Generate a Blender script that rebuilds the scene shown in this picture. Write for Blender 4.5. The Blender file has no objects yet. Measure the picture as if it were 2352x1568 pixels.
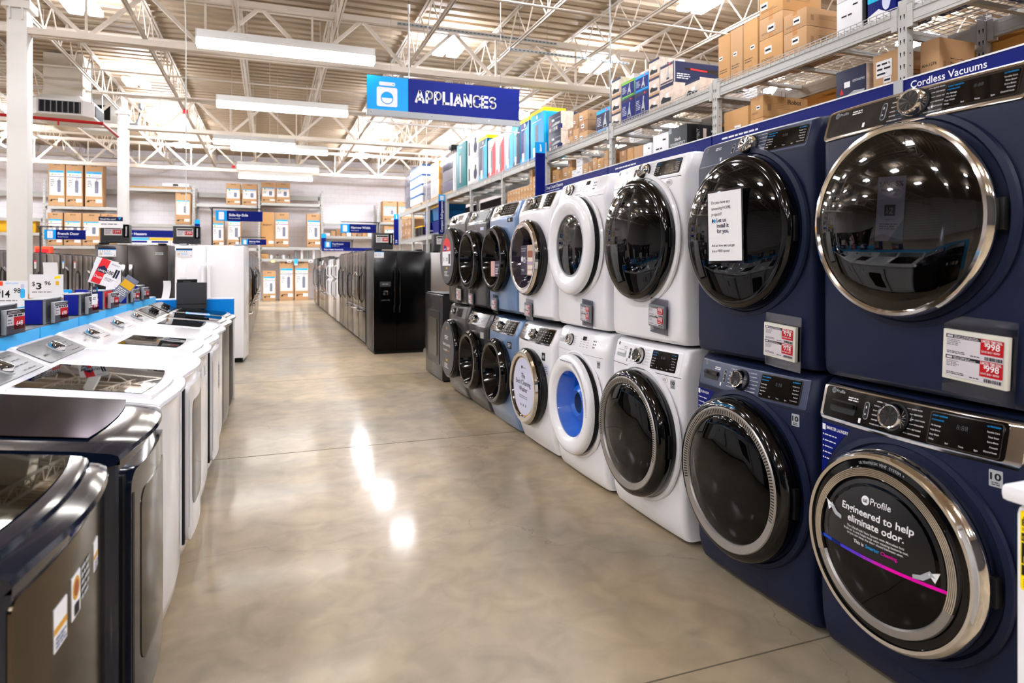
import bpy, bmesh, math, random
from math import sin, cos, pi, radians, sqrt
from mathutils import Vector, Matrix
random.seed(7)
SC = bpy.context.scene
COL = SC.collection
# ---------------------------------------------------------------- camera, world, exposure
cam_d = bpy.data.cameras.new('camera'); cam_d.sensor_width = 36; cam_d.lens = 1500/2352*36
cam_d.shift_y = -172/2352; cam_d.clip_end = 200
cam = bpy.data.objects.new('camera', cam_d); COL.objects.link(cam)
cam.location = (0, 0, 1.45); cam.rotation_euler = (radians(90), 0, -math.atan2(556, 1500))
cam_d.dof.use_dof = True; cam_d.dof.focus_distance = 3.4; cam_d.dof.aperture_fstop = 3.2
SC.camera = cam
SC.view_settings.view_transform = 'Standard'; SC.view_settings.look = 'None'
SC.view_settings.exposure = 0.95; SC.view_settings.gamma = 1; SC.view_settings.use_curve_mapping = False
W = bpy.data.worlds.new('store_air'); SC.world = W; W.use_nodes = True
W.node_tree.nodes['Background'].inputs[0].default_value = (1, .95, .88, 1)
W.node_tree.nodes['Background'].inputs[1].default_value = .3
SC.cycles.use_denoising = True
SC.cycles.max_bounces = 9; SC.cycles.diffuse_bounces = 4; SC.cycles.glossy_bounces = 4
SC.cycles.transparent_max_bounces = 12; SC.cycles.sample_clamp_indirect = 8
SC.cycles.caustics_reflective = False; SC.cycles.caustics_refractive = False
LAMP = 10.0      # strength of the strip lights' lenses
BAY = 62.0      # strength of the high bay lenses
# ---------------------------------------------------------------- materials
def lin(c):
    c = c/255
    return c/12.92 if c <= .04045 else ((c+.055)/1.055)**2.4
def col(r, g, b): return (lin(r), lin(g), lin(b), 1)
MATS = {}
def mat(name, rgb, rough=.5, metal=0, coat=0, emit=0, alpha=1, noise=0, nscale=8, bump=0, stretch=None, spec=.5, bscale=None, edge=None):
    if name in MATS: return MATS[name]
    m = bpy.data.materials.new(name); m.use_nodes = True; MATS[name] = m
    nt = m.node_tree; b = nt.nodes['Principled BSDF']
    c = col(*rgb)
    b.inputs['Base Color'].default_value = c
    b.inputs['Roughness'].default_value = rough; b.inputs['Metallic'].default_value = metal
    b.inputs['Coat Weight'].default_value = coat; b.inputs['Coat Roughness'].default_value = .06
    b.inputs['Specular IOR Level'].default_value = spec if (metal or coat or rough < .36) else spec*.45
    if edge is not None: b.inputs['Specular Tint'].default_value = (edge, edge, edge, 1)
    if emit:
        b.inputs['Emission Color'].default_value = c; b.inputs['Emission Strength'].default_value = emit
    if alpha < 1: b.inputs['Alpha'].default_value = alpha
    tc = nt.nodes.new('ShaderNodeTexCoord'); mp = nt.nodes.new('ShaderNodeMapping')
    nt.links.new(tc.outputs['Object'], mp.inputs[0])
    if stretch: mp.inputs['Scale'].default_value = stretch
    nz = nt.nodes.new('ShaderNodeTexNoise'); nz.inputs['Scale'].default_value = nscale; nz.inputs['Detail'].default_value = 5
    nt.links.new(mp.outputs[0], nz.inputs[0])
    if noise:
        mx = nt.nodes.new('ShaderNodeMix'); mx.data_type = 'RGBA'
        d = [max(0, x*(1-noise)) for x in c[:3]]+[1]; l = [min(1, x*(1+noise)) for x in c[:3]]+[1]
        mx.inputs[6].default_value = d; mx.inputs[7].default_value = l
        nt.links.new(nz.outputs[0], mx.inputs[0]); nt.links.new(mx.outputs[2], b.inputs['Base Color'])
    mr = nt.nodes.new('ShaderNodeMapRange'); mr.inputs[3].default_value = rough*.93; mr.inputs[4].default_value = min(1, rough*1.07)
    nt.links.new(nz.outputs[0], mr.inputs[0]); nt.links.new(mr.outputs[0], b.inputs['Roughness'])
    if bump:
        bp = nt.nodes.new('ShaderNodeBump'); bp.inputs['Strength'].default_value = bump; bp.inputs['Distance'].default_value = .002
        if bscale:
            nz2 = nt.nodes.new('ShaderNodeTexNoise'); nz2.inputs['Scale'].default_value = bscale
            nt.links.new(mp.outputs[0], nz2.inputs[0]); nt.links.new(nz2.outputs[0], bp.inputs['Height'])
        else: nt.links.new(nz.outputs[0], bp.inputs['Height'])
        nt.links.new(bp.outputs[0], b.inputs['Normal'])
    return m
def clear_mat(name, rgb, a, rough=.05):
    # thin clear plastic or glass: mostly see-through with a glossy skin
    m = bpy.data.materials.new(name); m.use_nodes = True; MATS[name] = m
    nt = m.node_tree; nt.nodes.remove(nt.nodes['Principled BSDF']); out = nt.nodes['Material Output']
    tr = nt.nodes.new('ShaderNodeBsdfTransparent'); tr.inputs[0].default_value = col(*rgb)
    gl = nt.nodes.new('ShaderNodeBsdfGlossy'); gl.inputs['Roughness'].default_value = rough
    nz = nt.nodes.new('ShaderNodeTexNoise'); nz.inputs['Scale'].default_value = 3
    fr = nt.nodes.new('ShaderNodeFresnel'); fr.inputs[0].default_value = 1.5
    ad = nt.nodes.new('ShaderNodeMath'); ad.operation = 'MULTIPLY_ADD'; ad.use_clamp = True
    ml = nt.nodes.new('ShaderNodeMath'); ml.operation = 'MULTIPLY'; ml.inputs[1].default_value = .04
    nt.links.new(nz.outputs[0], ml.inputs[0])
    nt.links.new(fr.outputs[0], ad.inputs[0]); ad.inputs[1].default_value = a; nt.links.new(ml.outputs[0], ad.inputs[2])
    mx = nt.nodes.new('ShaderNodeMixShader')
    nt.links.new(ad.outputs[0], mx.inputs[0]); nt.links.new(tr.outputs[0], mx.inputs[1]); nt.links.new(gl.outputs[0], mx.inputs[2])
    nt.links.new(mx.outputs[0], out.inputs[0])
    return m
M = {}
M['white'] = mat('white_enamel', (240, 240, 243), .22, coat=.5, bump=.02, nscale=2)
M['whitep'] = mat('white_plastic', (238, 238, 241), .3, coat=.2)
M['navy'] = mat('navy_metal', (24, 31, 56), .42, metal=.0, noise=.06, nscale=300, spec=.45)
M['navygloss'] = mat('navy_gloss', (14, 22, 38), .1, coat=.25, spec=.4)
M['ltblue'] = mat('glacier_blue_enamel', (108, 134, 170), .3, metal=.2, coat=.5)
M['titan'] = mat('titanium_enamel', (44, 42, 43), .28, metal=.3, coat=.3)
M['satin'] = mat('satin_nickel', (84, 80, 78), .32, metal=.55, coat=.3)
M['chrome'] = mat('chrome', (225, 222, 218), .08, metal=1)
M['chromed'] = mat('dark_chrome', (110, 108, 108), .12, metal=1)
M['silver'] = mat('silver_plastic', (100, 104, 110), .38, metal=.2, noise=.05, nscale=60)
M['black'] = mat('black_gloss', (5, 5, 6), .07, spec=.45)
M['blackm'] = mat('black_matte', (14, 14, 15), .45)
M['blackf'] = mat('black_smooth_fridge', (3, 3, 4), .14, spec=.2)
M['dglass'] = mat('dark_door_glass', (3, 3, 4), .03, spec=.22)
M['lidglass'] = mat('tinted_lid_glass', (84, 80, 68), .03, metal=1, edge=.55)
M['platinum'] = mat('black_platinum', (96, 88, 76), .14, metal=1, edge=.7, noise=.05, nscale=3, stretch=(1, 1, 30))
M['steel'] = mat('stainless_steel', (134, 129, 124), .2, metal=.95, noise=.08, nscale=4, stretch=(60, 60, 1))
M['steelr'] = mat('rough_stainless', (168, 165, 162), .35, metal=.8, noise=.06, nscale=4, stretch=(1, 1, 60))
M['bsteel'] = mat('black_stainless', (74, 69, 66), .22, metal=.9, noise=.08, nscale=4, stretch=(60, 60, 1))
M['fside'] = mat('grey_fridge_side', (62, 59, 59), .4, metal=.3, noise=.04, nscale=200)
M['dgrey'] = mat('dark_grey_plastic', (58, 58, 61), .5)
M['grey'] = mat('mid_grey_plastic', (120, 124, 130), .5)
M['lgrey'] = mat('light_grey_plastic', (170, 174, 178), .45)
M['ink'] = mat('black_ink', (22, 22, 26), .6)
M['inkg'] = mat('grey_ink', (120, 120, 126), .6)
M['paper'] = mat('white_paper', (236, 236, 238), .55)
M['lcd'] = mat('label_screen', (205, 200, 205), .3)
M['bezel'] = mat('label_frame', (214, 212, 200), .4)
M['red'] = mat('price_red', (178, 12, 20), .4)
M['red2'] = mat('bright_red', (222, 30, 42), .45)
M['rb'] = mat('royal_blue', (0, 18, 104), .5, noise=.03, nscale=300, spec=.3)
M['rb2'] = mat('deep_blue', (2, 22, 138), .55, noise=.04, nscale=400)
M['sky'] = mat('sky_blue', (0, 160, 238), .4)
M['sky2'] = mat('cyan_blue', (60, 176, 238), .45)
M['nvy'] = mat('navy_ink', (16, 24, 64), .5)
M['yellow'] = mat('label_yellow', (255, 226, 0), .5)
M['yel2'] = mat('warm_yellow', (236, 180, 40), .5)
M['green'] = mat('print_green', (110, 180, 40), .5)
M['teal'] = mat('print_teal', (20, 120, 125), .5)
M['cyan'] = mat('print_cyan', (30, 180, 215), .5)
M['mag'] = mat('print_magenta', (232, 0, 170), .4)
M['vio'] = mat('print_violet', (100, 50, 200), .4)
M['kraft'] = mat('kraft_cardboard', (186, 148, 108), .75, noise=.07, nscale=6, bump=.1)
M['kraft2'] = mat('brown_cardboard', (160, 124, 92), .75, noise=.08, nscale=5, bump=.1)
M['kraft3'] = mat('golden_cardboard', (190, 146, 96), .7, noise=.06, nscale=5)
M['tape'] = mat('packing_tape', (180, 124, 66), .3)
M['wood'] = mat('pallet_wood', (196, 158, 110), .7, noise=.2, nscale=6, stretch=(1, 8, 8))
M['wrap'] = clear_mat('stretch_wrap', (225, 225, 232), .8, .18)
M['acrylic'] = clear_mat('clear_acrylic', (225, 225, 230), .45, .05)
M['clearglass'] = clear_mat('clear_bowl_glass', (250, 250, 252), .45, .03)
M['glass'] = clear_mat('clear_door_glass', (150, 150, 156), 1.0, .03)
M['rackm'] = mat('galvanised_rack', (178, 178, 174), .5, metal=.12, noise=.08, nscale=30)
M['rackd'] = mat('rack_slot_shadow', (30, 30, 32), .7)
M['cream'] = mat('cream_steel_paint', (206, 196, 184), .5, noise=.03, nscale=3)
M['colp'] = mat('column_paint', (218, 216, 212), .5)
M['galv'] = mat('galvanised_strut', (140, 146, 148), .4, metal=.5)
M['sprk'] = mat('red_pipe_paint', (170, 22, 24), .4)
M['lampw'] = mat('lamp_housing', (222, 222, 220), .4)
M['lens'] = mat('strip_lens', (255, 251, 244), .4, emit=LAMP)
M['bayfar'] = mat('bay_lens_far', (243, 246, 255), .4, emit=BAY*1.8)
M['bay'] = mat('bay_lens', (243, 246, 255), .4, emit=BAY)
M['sign'] = mat('sign_white', (238, 240, 246), .5)
M['beige'] = mat('print_beige', (206, 188, 176), .6)
M['photo'] = mat('print_photo', (214, 196, 180), .6, noise=.45, nscale=16)
M['photo2'] = mat('print_grey_photo', (120, 124, 142), .5, noise=.5, nscale=18)
M['terry'] = mat('print_towel', (228, 216, 206), .6, noise=.25, nscale=30)
M['skin'] = mat('print_pink', (214, 170, 160), .6)
M['purple'] = mat('print_purple', (52, 44, 66), .4)
M['lilac'] = mat('print_lilac', (205, 208, 232), .35)
M['tealbowl'] = mat('blue_glass_bowl', (0, 126, 245), .3, coat=.3)
M['orange'] = mat('orange_print', (240, 80, 40), .5)
M['gold'] = mat('gold_print', (206, 150, 40), .5)
def ply():
    m = mat('plywood', (196, 138, 60), .6)
    nt = m.node_tree; b = nt.nodes['Principled BSDF']
    tc = nt.nodes.new('ShaderNodeTexCoord'); mp = nt.nodes.new('ShaderNodeMapping'); mp.inputs['Scale'].default_value = (1, .9, 7)
    mp.inputs['Rotation'].default_value = (radians(90), 0, 0)
    wv = nt.nodes.new('ShaderNodeTexWave'); wv.inputs['Scale'].default_value = 2.2; wv.inputs['Distortion'].default_value = 7; wv.inputs['Detail'].default_value = 3
    cr = nt.nodes.new('ShaderNodeValToRGB'); cr.color_ramp.elements[0].color = col(150, 92, 34); cr.color_ramp.elements[1].color = col(214, 158, 80)
    cr.color_ramp.elements[0].position = .1; cr.color_ramp.elements[1].position = .45
    nt.links.new(tc.outputs['Object'], mp.inputs[0]); nt.links.new(mp.outputs[0], wv.inputs[0]); nt.links.new(wv.outputs[0], cr.inputs[0]); nt.links.new(cr.outputs[0], b.inputs['Base Color'])
    return m
M['ply'] = ply()
def floor_mat():
    m = mat('polished_concrete', (160, 150, 132), .2)
    nt = m.node_tree; b = nt.nodes['Principled BSDF']; N = nt.nodes.new; L = nt.links.new
    tc = N('ShaderNodeTexCoord')
    def noise(s, d=6, dist=0):
        n = N('ShaderNodeTexNoise'); n.inputs['Scale'].default_value = s; n.inputs['Detail'].default_value = d
        n.inputs['Distortion'].default_value = dist; L(tc.outputs['Object'], n.inputs[0]); return n
    n1 = noise(.55, 8, 1.2); cr = N('ShaderNodeValToRGB'); e = cr.color_ramp.elements
    e[0].position = .3; e[0].color = col(142, 134, 120); e[1].position = .72; e[1].color = col(200, 178, 146)
    x = cr.color_ramp.elements.new(.5); x.color = col(174, 156, 128); L(n1.outputs[0], cr.inputs[0])
    n2 = noise(6, 10, .6); c2 = N('ShaderNodeValToRGB'); c2.color_ramp.elements[0].position = .3; c2.color_ramp.elements[1].position = .62
    c2.color_ramp.elements[0].color = (.7, .71, .7, 1); c2.color_ramp.elements[1].color = (1, 1, 1, 1); L(n2.outputs[0], c2.inputs[0])
    mx = N('ShaderNodeMix'); mx.data_type = 'RGBA'; mx.blend_type = 'MULTIPLY'; mx.inputs[0].default_value = .8
    L(cr.outputs[0], mx.inputs[6]); L(c2.outputs[0], mx.inputs[7])
    # dark stains with their own shape
    n3 = noise(2.1, 4, .3); c3 = N('ShaderNodeValToRGB'); c3.color_ramp.elements[0].position = .66; c3.color_ramp.elements[1].position = .72
    c3.color_ramp.elements[0].color = (1, 1, 1, 1); c3.color_ramp.elements[1].color = (.72, .74, .78, 1); L(n3.outputs[0], c3.inputs[0])
    m3 = N('ShaderNodeMix'); m3.data_type = 'RGBA'; m3.blend_type = 'MULTIPLY'; m3.inputs[0].default_value = .75
    L(mx.outputs[2], m3.inputs[6]); L(c3.outputs[0], m3.inputs[7])
    # hairline cracks
    vo = N('ShaderNodeTexVoronoi'); vo.feature = 'DISTANCE_TO_EDGE'; vo.inputs['Scale'].default_value = .42
    wn = noise(1.3, 6); ad = N('ShaderNodeVectorMath'); ad.operation = 'MULTIPLY_ADD'; ad.inputs[1].default_value = (1.2, 1.2, 0)
    L(wn.outputs[1], ad.inputs[0]); L(tc.outputs['Object'], ad.inputs[2]); L(ad.outputs[0], vo.inputs[0])
    lt = N('ShaderNodeMath'); lt.operation = 'LESS_THAN'; lt.inputs[1].default_value = .0011; L(vo.outputs[0], lt.inputs[0])
    m4 = N('ShaderNodeMix'); m4.data_type = 'RGBA'; m4.inputs[7].default_value = col(118, 104, 86)
    mh = N('ShaderNodeMath'); mh.operation = 'MULTIPLY'; mh.inputs[1].default_value = .45; L(lt.outputs[0], mh.inputs[0])
    L(mh.outputs[0], m4.inputs[0]); L(m3.outputs[2], m4.inputs[6]); L(m4.outputs[2], b.inputs['Base Color'])
    mr = N('ShaderNodeMapRange'); mr.inputs[3].default_value = .38; mr.inputs[4].default_value = .5
    n5 = noise(1.1, 3); L(n5.outputs[0], mr.inputs[0]); L(mr.outputs[0], b.inputs['Roughness'])
    bp = N('ShaderNodeBump'); bp.inputs['Strength'].default_value = .07; bp.inputs['Distance'].default_value = .004
    n6 = noise(2.5, 3); L(n6.outputs[0], bp.inputs['Height']); L(bp.outputs[0], b.inputs['Normal'])
    b.inputs['Specular IOR Level'].default_value = .3; b.inputs['Coat Weight'].default_value = .3; b.inputs['Coat IOR'].default_value = 1.36; b.inputs['Coat Roughness'].default_value = .11
    return m
M['floor'] = floor_mat()
def block_wall():
    m = mat('painted_block_wall', (214, 208, 206), .6)
    nt = m.node_tree; b = nt.nodes['Principled BSDF']
    tc = nt.nodes.new('ShaderNodeTexCoord'); mp = nt.nodes.new('ShaderNodeMapping'); mp.inputs['Rotation'].default_value = (radians(90), 0, 0)
    br = nt.nodes.new('ShaderNodeTexBrick'); br.inputs['Scale'].default_value = 1; br.inputs['Brick Width'].default_value = .4; br.inputs['Row Height'].default_value = .2
    br.inputs['Mortar Size'].default_value = .006; br.inputs['Color1'].default_value = col(241, 237, 240); br.inputs['Color2'].default_value = col(238, 234, 237); br.inputs['Mortar'].default_value = col(224, 218, 220)
    nt.links.new(tc.outputs['Object'], mp.inputs[0]); nt.links.new(mp.outputs[0], br.inputs[0]); nt.links.new(br.outputs[0], b.inputs['Base Color'])
    return m
M['wall'] = block_wall()
M['deck'] = mat('ribbed_roof_deck_paint', (168, 150, 128), .55, noise=.05, nscale=2)
# ---------------------------------------------------------------- mesh builder
TXT = {}
def text_geo(s, bold=0):
    k = (s, bold)
    if k not in TXT:
        c = bpy.data.curves.new('t', 'FONT'); c.body = s; c.size = 1; c.resolution_u = 3; c.offset = bold
        o = bpy.data.objects.new('t', c); me = bpy.data.meshes.new_from_object(o)
        vs = [(v.co.x, v.co.y) for v in me.vertices]; fs = [tuple(p.vertices) for p in me.polygons]
        bpy.data.objects.remove(o); bpy.data.curves.remove(c); bpy.data.meshes.remove(me)
        xs = [v[0] for v in vs] or [0]
        TXT[k] = (vs, fs, min(xs), max(xs))
    return TXT[k]
class MB:
    def __init__(s): s.v = []; s.f = []; s.mi = []; s.sm = []; s.mats = []; s.T = Matrix.Identity(4)
    def add(s, vs, fs, m, smooth=False):
        if isinstance(m, str): m = M[m]
        if m not in s.mats: s.mats.append(m)
        i = s.mats.index(m); n = len(s.v)
        idt = s.T == Matrix.Identity(4)
        s.v += [tuple(v) if idt else tuple(s.T @ Vector(v)) for v in vs]
        s.f += [tuple(a+n for a in f) for f in fs]; s.mi += [i]*len(fs); s.sm += [smooth]*len(fs)
        return s
    def box(s, x0, x1, y0, y1, z0, z1, m):
        return s.add([(x0, y0, z0), (x1, y0, z0), (x1, y1, z0), (x0, y1, z0), (x0, y0, z1), (x1, y0, z1), (x1, y1, z1), (x0, y1, z1)],
                     [(0, 3, 2, 1), (4, 5, 6, 7), (0, 1, 5, 4), (1, 2, 6, 5), (2, 3, 7, 6), (3, 0, 4, 7)], m)
    def rbox(s, x0, x1, y0, y1, z0, z1, m, r=.01):
        # box with chamfered edges
        r = min(r, (x1-x0)/2.01, (y1-y0)/2.01, (z1-z0)/2.01)
        bm = bmesh.new(); bmesh.ops.create_cube(bm, size=1)
        for v in bm.verts: v.co = Vector((x0+(v.co.x+.5)*(x1-x0), y0+(v.co.y+.5)*(y1-y0), z0+(v.co.z+.5)*(z1-z0)))
        bmesh.ops.bevel(bm, geom=bm.edges[:], offset=r, segments=2, profile=.6, affect='EDGES')
        bm.verts.index_update()
        s.add([v.co[:] for v in bm.verts], [tuple(v.index for v in f.verts) for f in bm.faces], m, True); bm.free()
        return s
    def beam(s, a, b, w, h, m, up=(0, 0, 1)):
        a = Vector(a); b = Vector(b); d = (b-a).normalized(); u = Vector(up)
        if abs(d.dot(u)) > .99: u = Vector((0, 1, 0))
        x = d.cross(u).normalized()*w/2; y = x.cross(d).normalized()*h/2
        vs = [p+sx*x+sy*y for p in (a, b) for sx, sy in ((-1, -1), (1, -1), (1, 1), (-1, 1))]
        return s.add(vs, [(0, 1, 2, 3), (7, 6, 5, 4), (0, 4, 5, 1), (1, 5, 6, 2), (2, 6, 7, 3), (3, 7, 4, 0)], m)
    def tube(s, pts, r, m, n=8, caps=True):
        pts = [Vector(p) for p in pts]; vs = []; fs = []
        for i, p in enumerate(pts):
            d = (pts[min(i+1, len(pts)-1)]-pts[max(i-1, 0)]).normalized()
            u = Vector((0, 0, 1)) if abs(d.z) < .95 else Vector((1, 0, 0))
            a = d.cross(u).normalized(); b = d.cross(a)
            rr = r[i] if isinstance(r, (list, tuple)) else r
            vs += [p+rr*(cos(2*pi*k/n)*a+sin(2*pi*k/n)*b) for k in range(n)]
        for i in range(len(pts)-1):
            for k in range(n): fs.append((i*n+k, i*n+(k+1) % n, (i+1)*n+(k+1) % n, (i+1)*n+k))
        if caps: fs += [tuple(range(n)), tuple(range((len(pts)-1)*n, len(pts)*n))[::-1]]
        return s.add(vs, fs, m, True)
    def lathe(s, c, prof, m, n=48, a0=0, a1=2*pi, axis='y', smooth=True):
        # prof: (radius, depth) pairs; depth towards +axis; for axis y the front is -y
        full = abs(a1-a0-2*pi) < 1e-6; cnt = n if full else n+1; vs = []; fs = []
        for r, d in prof:
            for k in range(cnt):
                a = a0+(a1-a0)*k/n
                if axis == 'y': vs.append((c[0]+r*cos(a), c[1]+d, c[2]+r*sin(a)))
                else: vs.append((c[0]+r*cos(a), c[1]+r*sin(a), c[2]+d))
        for i in range(len(prof)-1):
            for k in range(n):
                k2 = (k+1) % cnt
                if prof[i][0] < 1e-6: fs.append((i*cnt, (i+1)*cnt+k2, (i+1)*cnt+k))
                elif prof[i+1][0] < 1e-6: fs.append((i*cnt+k, i*cnt+k2, (i+1)*cnt))
                else: fs.append((i*cnt+k, i*cnt+k2, (i+1)*cnt+k2, (i+1)*cnt+k))
        return s.add(vs, fs, m, smooth)
    def loft(s, secs, m, cap0=True, cap1=True, closed=True, smooth=True):
        n = len(secs[0]); vs = [p for q in secs for p in q]; fs = []
        for i in range(len(secs)-1):
            for k in range(n if closed else n-1): fs.append((i*n+k, i*n+(k+1) % n, (i+1)*n+(k+1) % n, (i+1)*n+k))
        if cap0: fs.append(tuple(range(n))[::-1])
        if cap1: fs.append(tuple(range((len(secs)-1)*n, len(secs)*n)))
        return s.add(vs, fs, m, smooth)
    def prism(s, poly, z0, z1, m, axis='z', smooth=False):
        def P(a, b, t): return (a, b, t) if axis == 'z' else ((a, t, b) if axis == 'y' else (t, a, b))
        return s.loft([[P(a, b, z0) for a, b in poly], [P(a, b, z1) for a, b in poly]], m, smooth=smooth)
    def patch(s, F, zs, xf, t0, t1, m, nx=8, smooth=True):
        # a thin plate that follows the surface y = F(x, z); xf(z) gives its left and right edge
        vs = []; fs = []; nz = len(zs)
        for t in (t1, t0):
            for z in zs:
                a, b = xf(z)
                for i in range(nx+1):
                    x = a+(b-a)*i/nx; vs.append((x, F(x, z)-t, z))
        A = (nx+1)*nz
        for j in range(nz-1):
            for i in range(nx):
                q = (j*(nx+1)+i, j*(nx+1)+i+1, (j+1)*(nx+1)+i+1, (j+1)*(nx+1)+i); fs.append(q)
        ring = [i for i in range(nx+1)]+[j*(nx+1)+nx for j in range(1, nz)]+[(nz-1)*(nx+1)+i for i in range(nx-1, -1, -1)]+[j*(nx+1) for j in range(nz-2, 0, -1)]
        for k in range(len(ring)):
            a, b = ring[k], ring[(k+1) % len(ring)]; fs.append((a, a+A, b+A, b))
        return s.add(vs, fs, m, smooth)
    def rpatch(s, F, x0, x1, z0, z1, t0, t1, m, r=.008, nx=8, nz=6):
        r = min(r, (z1-z0)/2.02); zs = []
        for k in range(5): zs.append(z0+r*(1-cos(pi/2*k/4)))
        for k in range(1, nz): zs.append(z0+r+(z1-z0-2*r)*k/nz)
        for k in range(5): zs.append(z1-r+r*sin(pi/2*k/4))
        def xf(z):
            dz = max(0, z0+r-z, z-(z1-r)); q = r-sqrt(max(0, r*r-dz*dz)); return x0+q, x1-q
        return s.patch(F, zs, xf, t0, t1, m, nx)
    def disc(s, F, cx, cz, r, t0, t1, m, rz=None):
        rz = rz or r; zs = [cz-rz*cos(pi*k/12) for k in range(13)]
        return s.patch(F, zs, lambda z: (cx-r*sqrt(max(1e-5, 1-((z-cz)/rz)**2)), cx+r*sqrt(max(1e-5, 1-((z-cz)/rz)**2))), t0, t1, m, 6)
    def text(s, t, x, z, size, m, al='l', F=0, e=.001, bold=0, rot=0, sx=1, shear=0, width=None):
        vs, fs, a, b = text_geo(t, bold); w = (b-a)*size*sx
        if width and w > 0: sx *= width/w; w = width
        off = {'l': 0, 'c': -w/2, 'r': -w}[al]-a*size*sx
        c, sn = cos(rot), sin(rot); out = []
        for tx, ty in vs:
            px = off+tx*size*sx+shear*ty*size; pz = ty*size
            X = x+px*c-pz*sn; Z = z+px*sn+pz*c
            out.append((X, (F(X, Z) if callable(F) else F)-e, Z))
        return s.add(out, fs, m)
    def strokes(s, pl, x, z, H, w, m, y):
        # thick block strokes with squared joints: pl is a list of polylines in letter units
        for pts in pl:
            for (a, b), (c, d) in zip(pts, pts[1:]):
                L = max(1e-6, sqrt((c-a)**2+(d-b)**2)); ux, uz = (c-a)/L, (d-b)/L; e = w*.12; h = w/2
                q = [(a-ux*e-uz*h, b-uz*e+ux*h), (a-ux*e+uz*h, b-uz*e-ux*h), (c+ux*e+uz*h, d+uz*e-ux*h), (c+ux*e-uz*h, d+uz*e+ux*h)]
                s.add([(x+p*H, y, z+r*H) for p, r in q], [(0, 1, 2, 3)], m)
        return s
    def lines(s, x0, x1, z0, z1, n, m, F=0, e=.001, seed=1, fill=.45, rag=.35):
        # small print too fine to read: short strokes set in lines
        rn = random.Random(seed); h = (z1-z0)/n
        for i in range(n):
            z = z1-(i+.5)*h; x = x0; xe = x1-(x1-x0)*rn.random()*rag
            while x < xe:
                w = min(h*fill*rn.uniform(1.5, 6), xe-x)
                if w <= 0: break
                vs = [(x, z-h*fill/2), (x+w, z-h*fill/2), (x+w, z+h*fill/2), (x, z+h*fill/2)]
                s.add([(p, (F(p, q) if callable(F) else F)-e, q) for p, q in vs], [(0, 1, 2, 3)], m); x += w+h*fill*.8
        return s
    def quad(s, x0, x1, z0, z1, m, F=0, e=.0008):
        vs = [(x0, z0), (x1, z0), (x1, z1), (x0, z1)]
        return s.add([(p, (F(p, q) if callable(F) else F)-e, q) for p, q in vs], [(0, 1, 2, 3)], m)
    def poly(s, pts, m, F=0, e=.0008):
        return s.add([(p, (F(p, q) if callable(F) else F)-e, q) for p, q in pts], [tuple(range(len(pts)))], m)
    def build(s, name, parent=None, loc=None, rz=None, label=None, recalc=False, sharp=38):
        me = bpy.data.meshes.new(name); me.from_pydata(s.v, [], s.f)
        for m in s.mats: me.materials.append(m)
        me.polygons.foreach_set('material_index', s.mi); me.polygons.foreach_set('use_smooth', s.sm)
        if recalc:
            bm = bmesh.new(); bm.from_mesh(me); bmesh.ops.recalc_face_normals(bm, faces=bm.faces); bm.to_mesh(me); bm.free()
        if any(s.sm): me.set_sharp_from_angle(angle=radians(sharp))
        me.update()
        o = bpy.data.objects.new(name, me); COL.objects.link(o)
        if parent: o.parent = parent
        if loc: o.location = loc
        if rz: o.rotation_euler = (0, 0, rz)
        if label: o['label'] = label
        return o
def thing(name, label, cat, loc=(0, 0, 0), rz=0, group=None):
    o = bpy.data.objects.new(name, None); COL.objects.link(o); o.empty_display_size = .1
    o.location = loc; o.rotation_euler = (0, 0, rz); o['label'] = label; o['category'] = cat
    if group: o['group'] = group
    return o
def tag(o, label, cat, group=None):
    o['label'] = label; o['category'] = cat
    if group: o['group'] = group
    return o
def struct(o): o['kind'] = 'structure'; return o
KIDS = {}
def copy_tree(o, parent=None):
    c = o.copy(); COL.objects.link(c)
    if parent: c.parent = parent
    for ch in o.children: copy_tree(ch, c)
    return c
def dup(o, loc, rz, label, group=None):
    kids = list(o.children); c = o.copy(); COL.objects.link(c); c.location = loc; c.rotation_euler = (0, 0, rz); c['label'] = label
    if group: c['group'] = group
    for ch in kids: copy_tree(ch, c)
    return c
ORD = ['first', 'second', 'third', 'fourth', 'fifth', 'sixth', 'seventh', 'eighth', 'ninth', 'tenth', 'eleventh', 'twelfth', 'thirteenth', 'fourteenth', 'fifteenth', 'sixteenth', 'seventeenth', 'eighteenth', 'nineteenth', 'twentieth'] + ['%dth' % k for k in range(21, 60)]
EAST, WEST, SOUTH = radians(90), radians(-90), 0     # which way a front faces: +x, -x, -y
# ================================================================ the building
WX0, WX1, WY0, WY1, HZ = -24, 18, -12, 31.0, 6.3
b = MB(); b.box(WX0, WX1, WY0, WY1, -.1, 0, 'floor')
for y in (1.97, 5.37, 8.77, 12.2, 15.6, 19, 22.4, 25.8):      # saw-cut joints
    b.box(WX0, WX1, y-.003, y+.003, 0, .0012, mat('joint_filler', (104, 94, 80), .8))
for x in (-4.4, 4.1): b.box(x-.003, x+.003, WY0, WY1, 0, .0012, mat('joint_filler', (104, 94, 80), .8))
struct(b.build('floor'))
b = MB(); b.box(WX0, WX1, WY1, WY1+.2, 0, HZ+.3, 'wall'); struct(b.build('wall_back'))
b = MB(); b.box(WX0-.2, WX0, WY0, WY1, 0, HZ+.3, 'wall'); struct(b.build('wall_left'))
b = MB(); b.box(WX1, WX1+.2, WY0, WY1, 0, HZ+.3, 'wall'); struct(b.build('wall_right'))
b = MB(); b.box(WX0, WX1, WY0-.2, WY0, 0, HZ+.3, mat('front_wall_paint', (70, 68, 70), .7)); struct(b.build('wall_front'))
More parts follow.
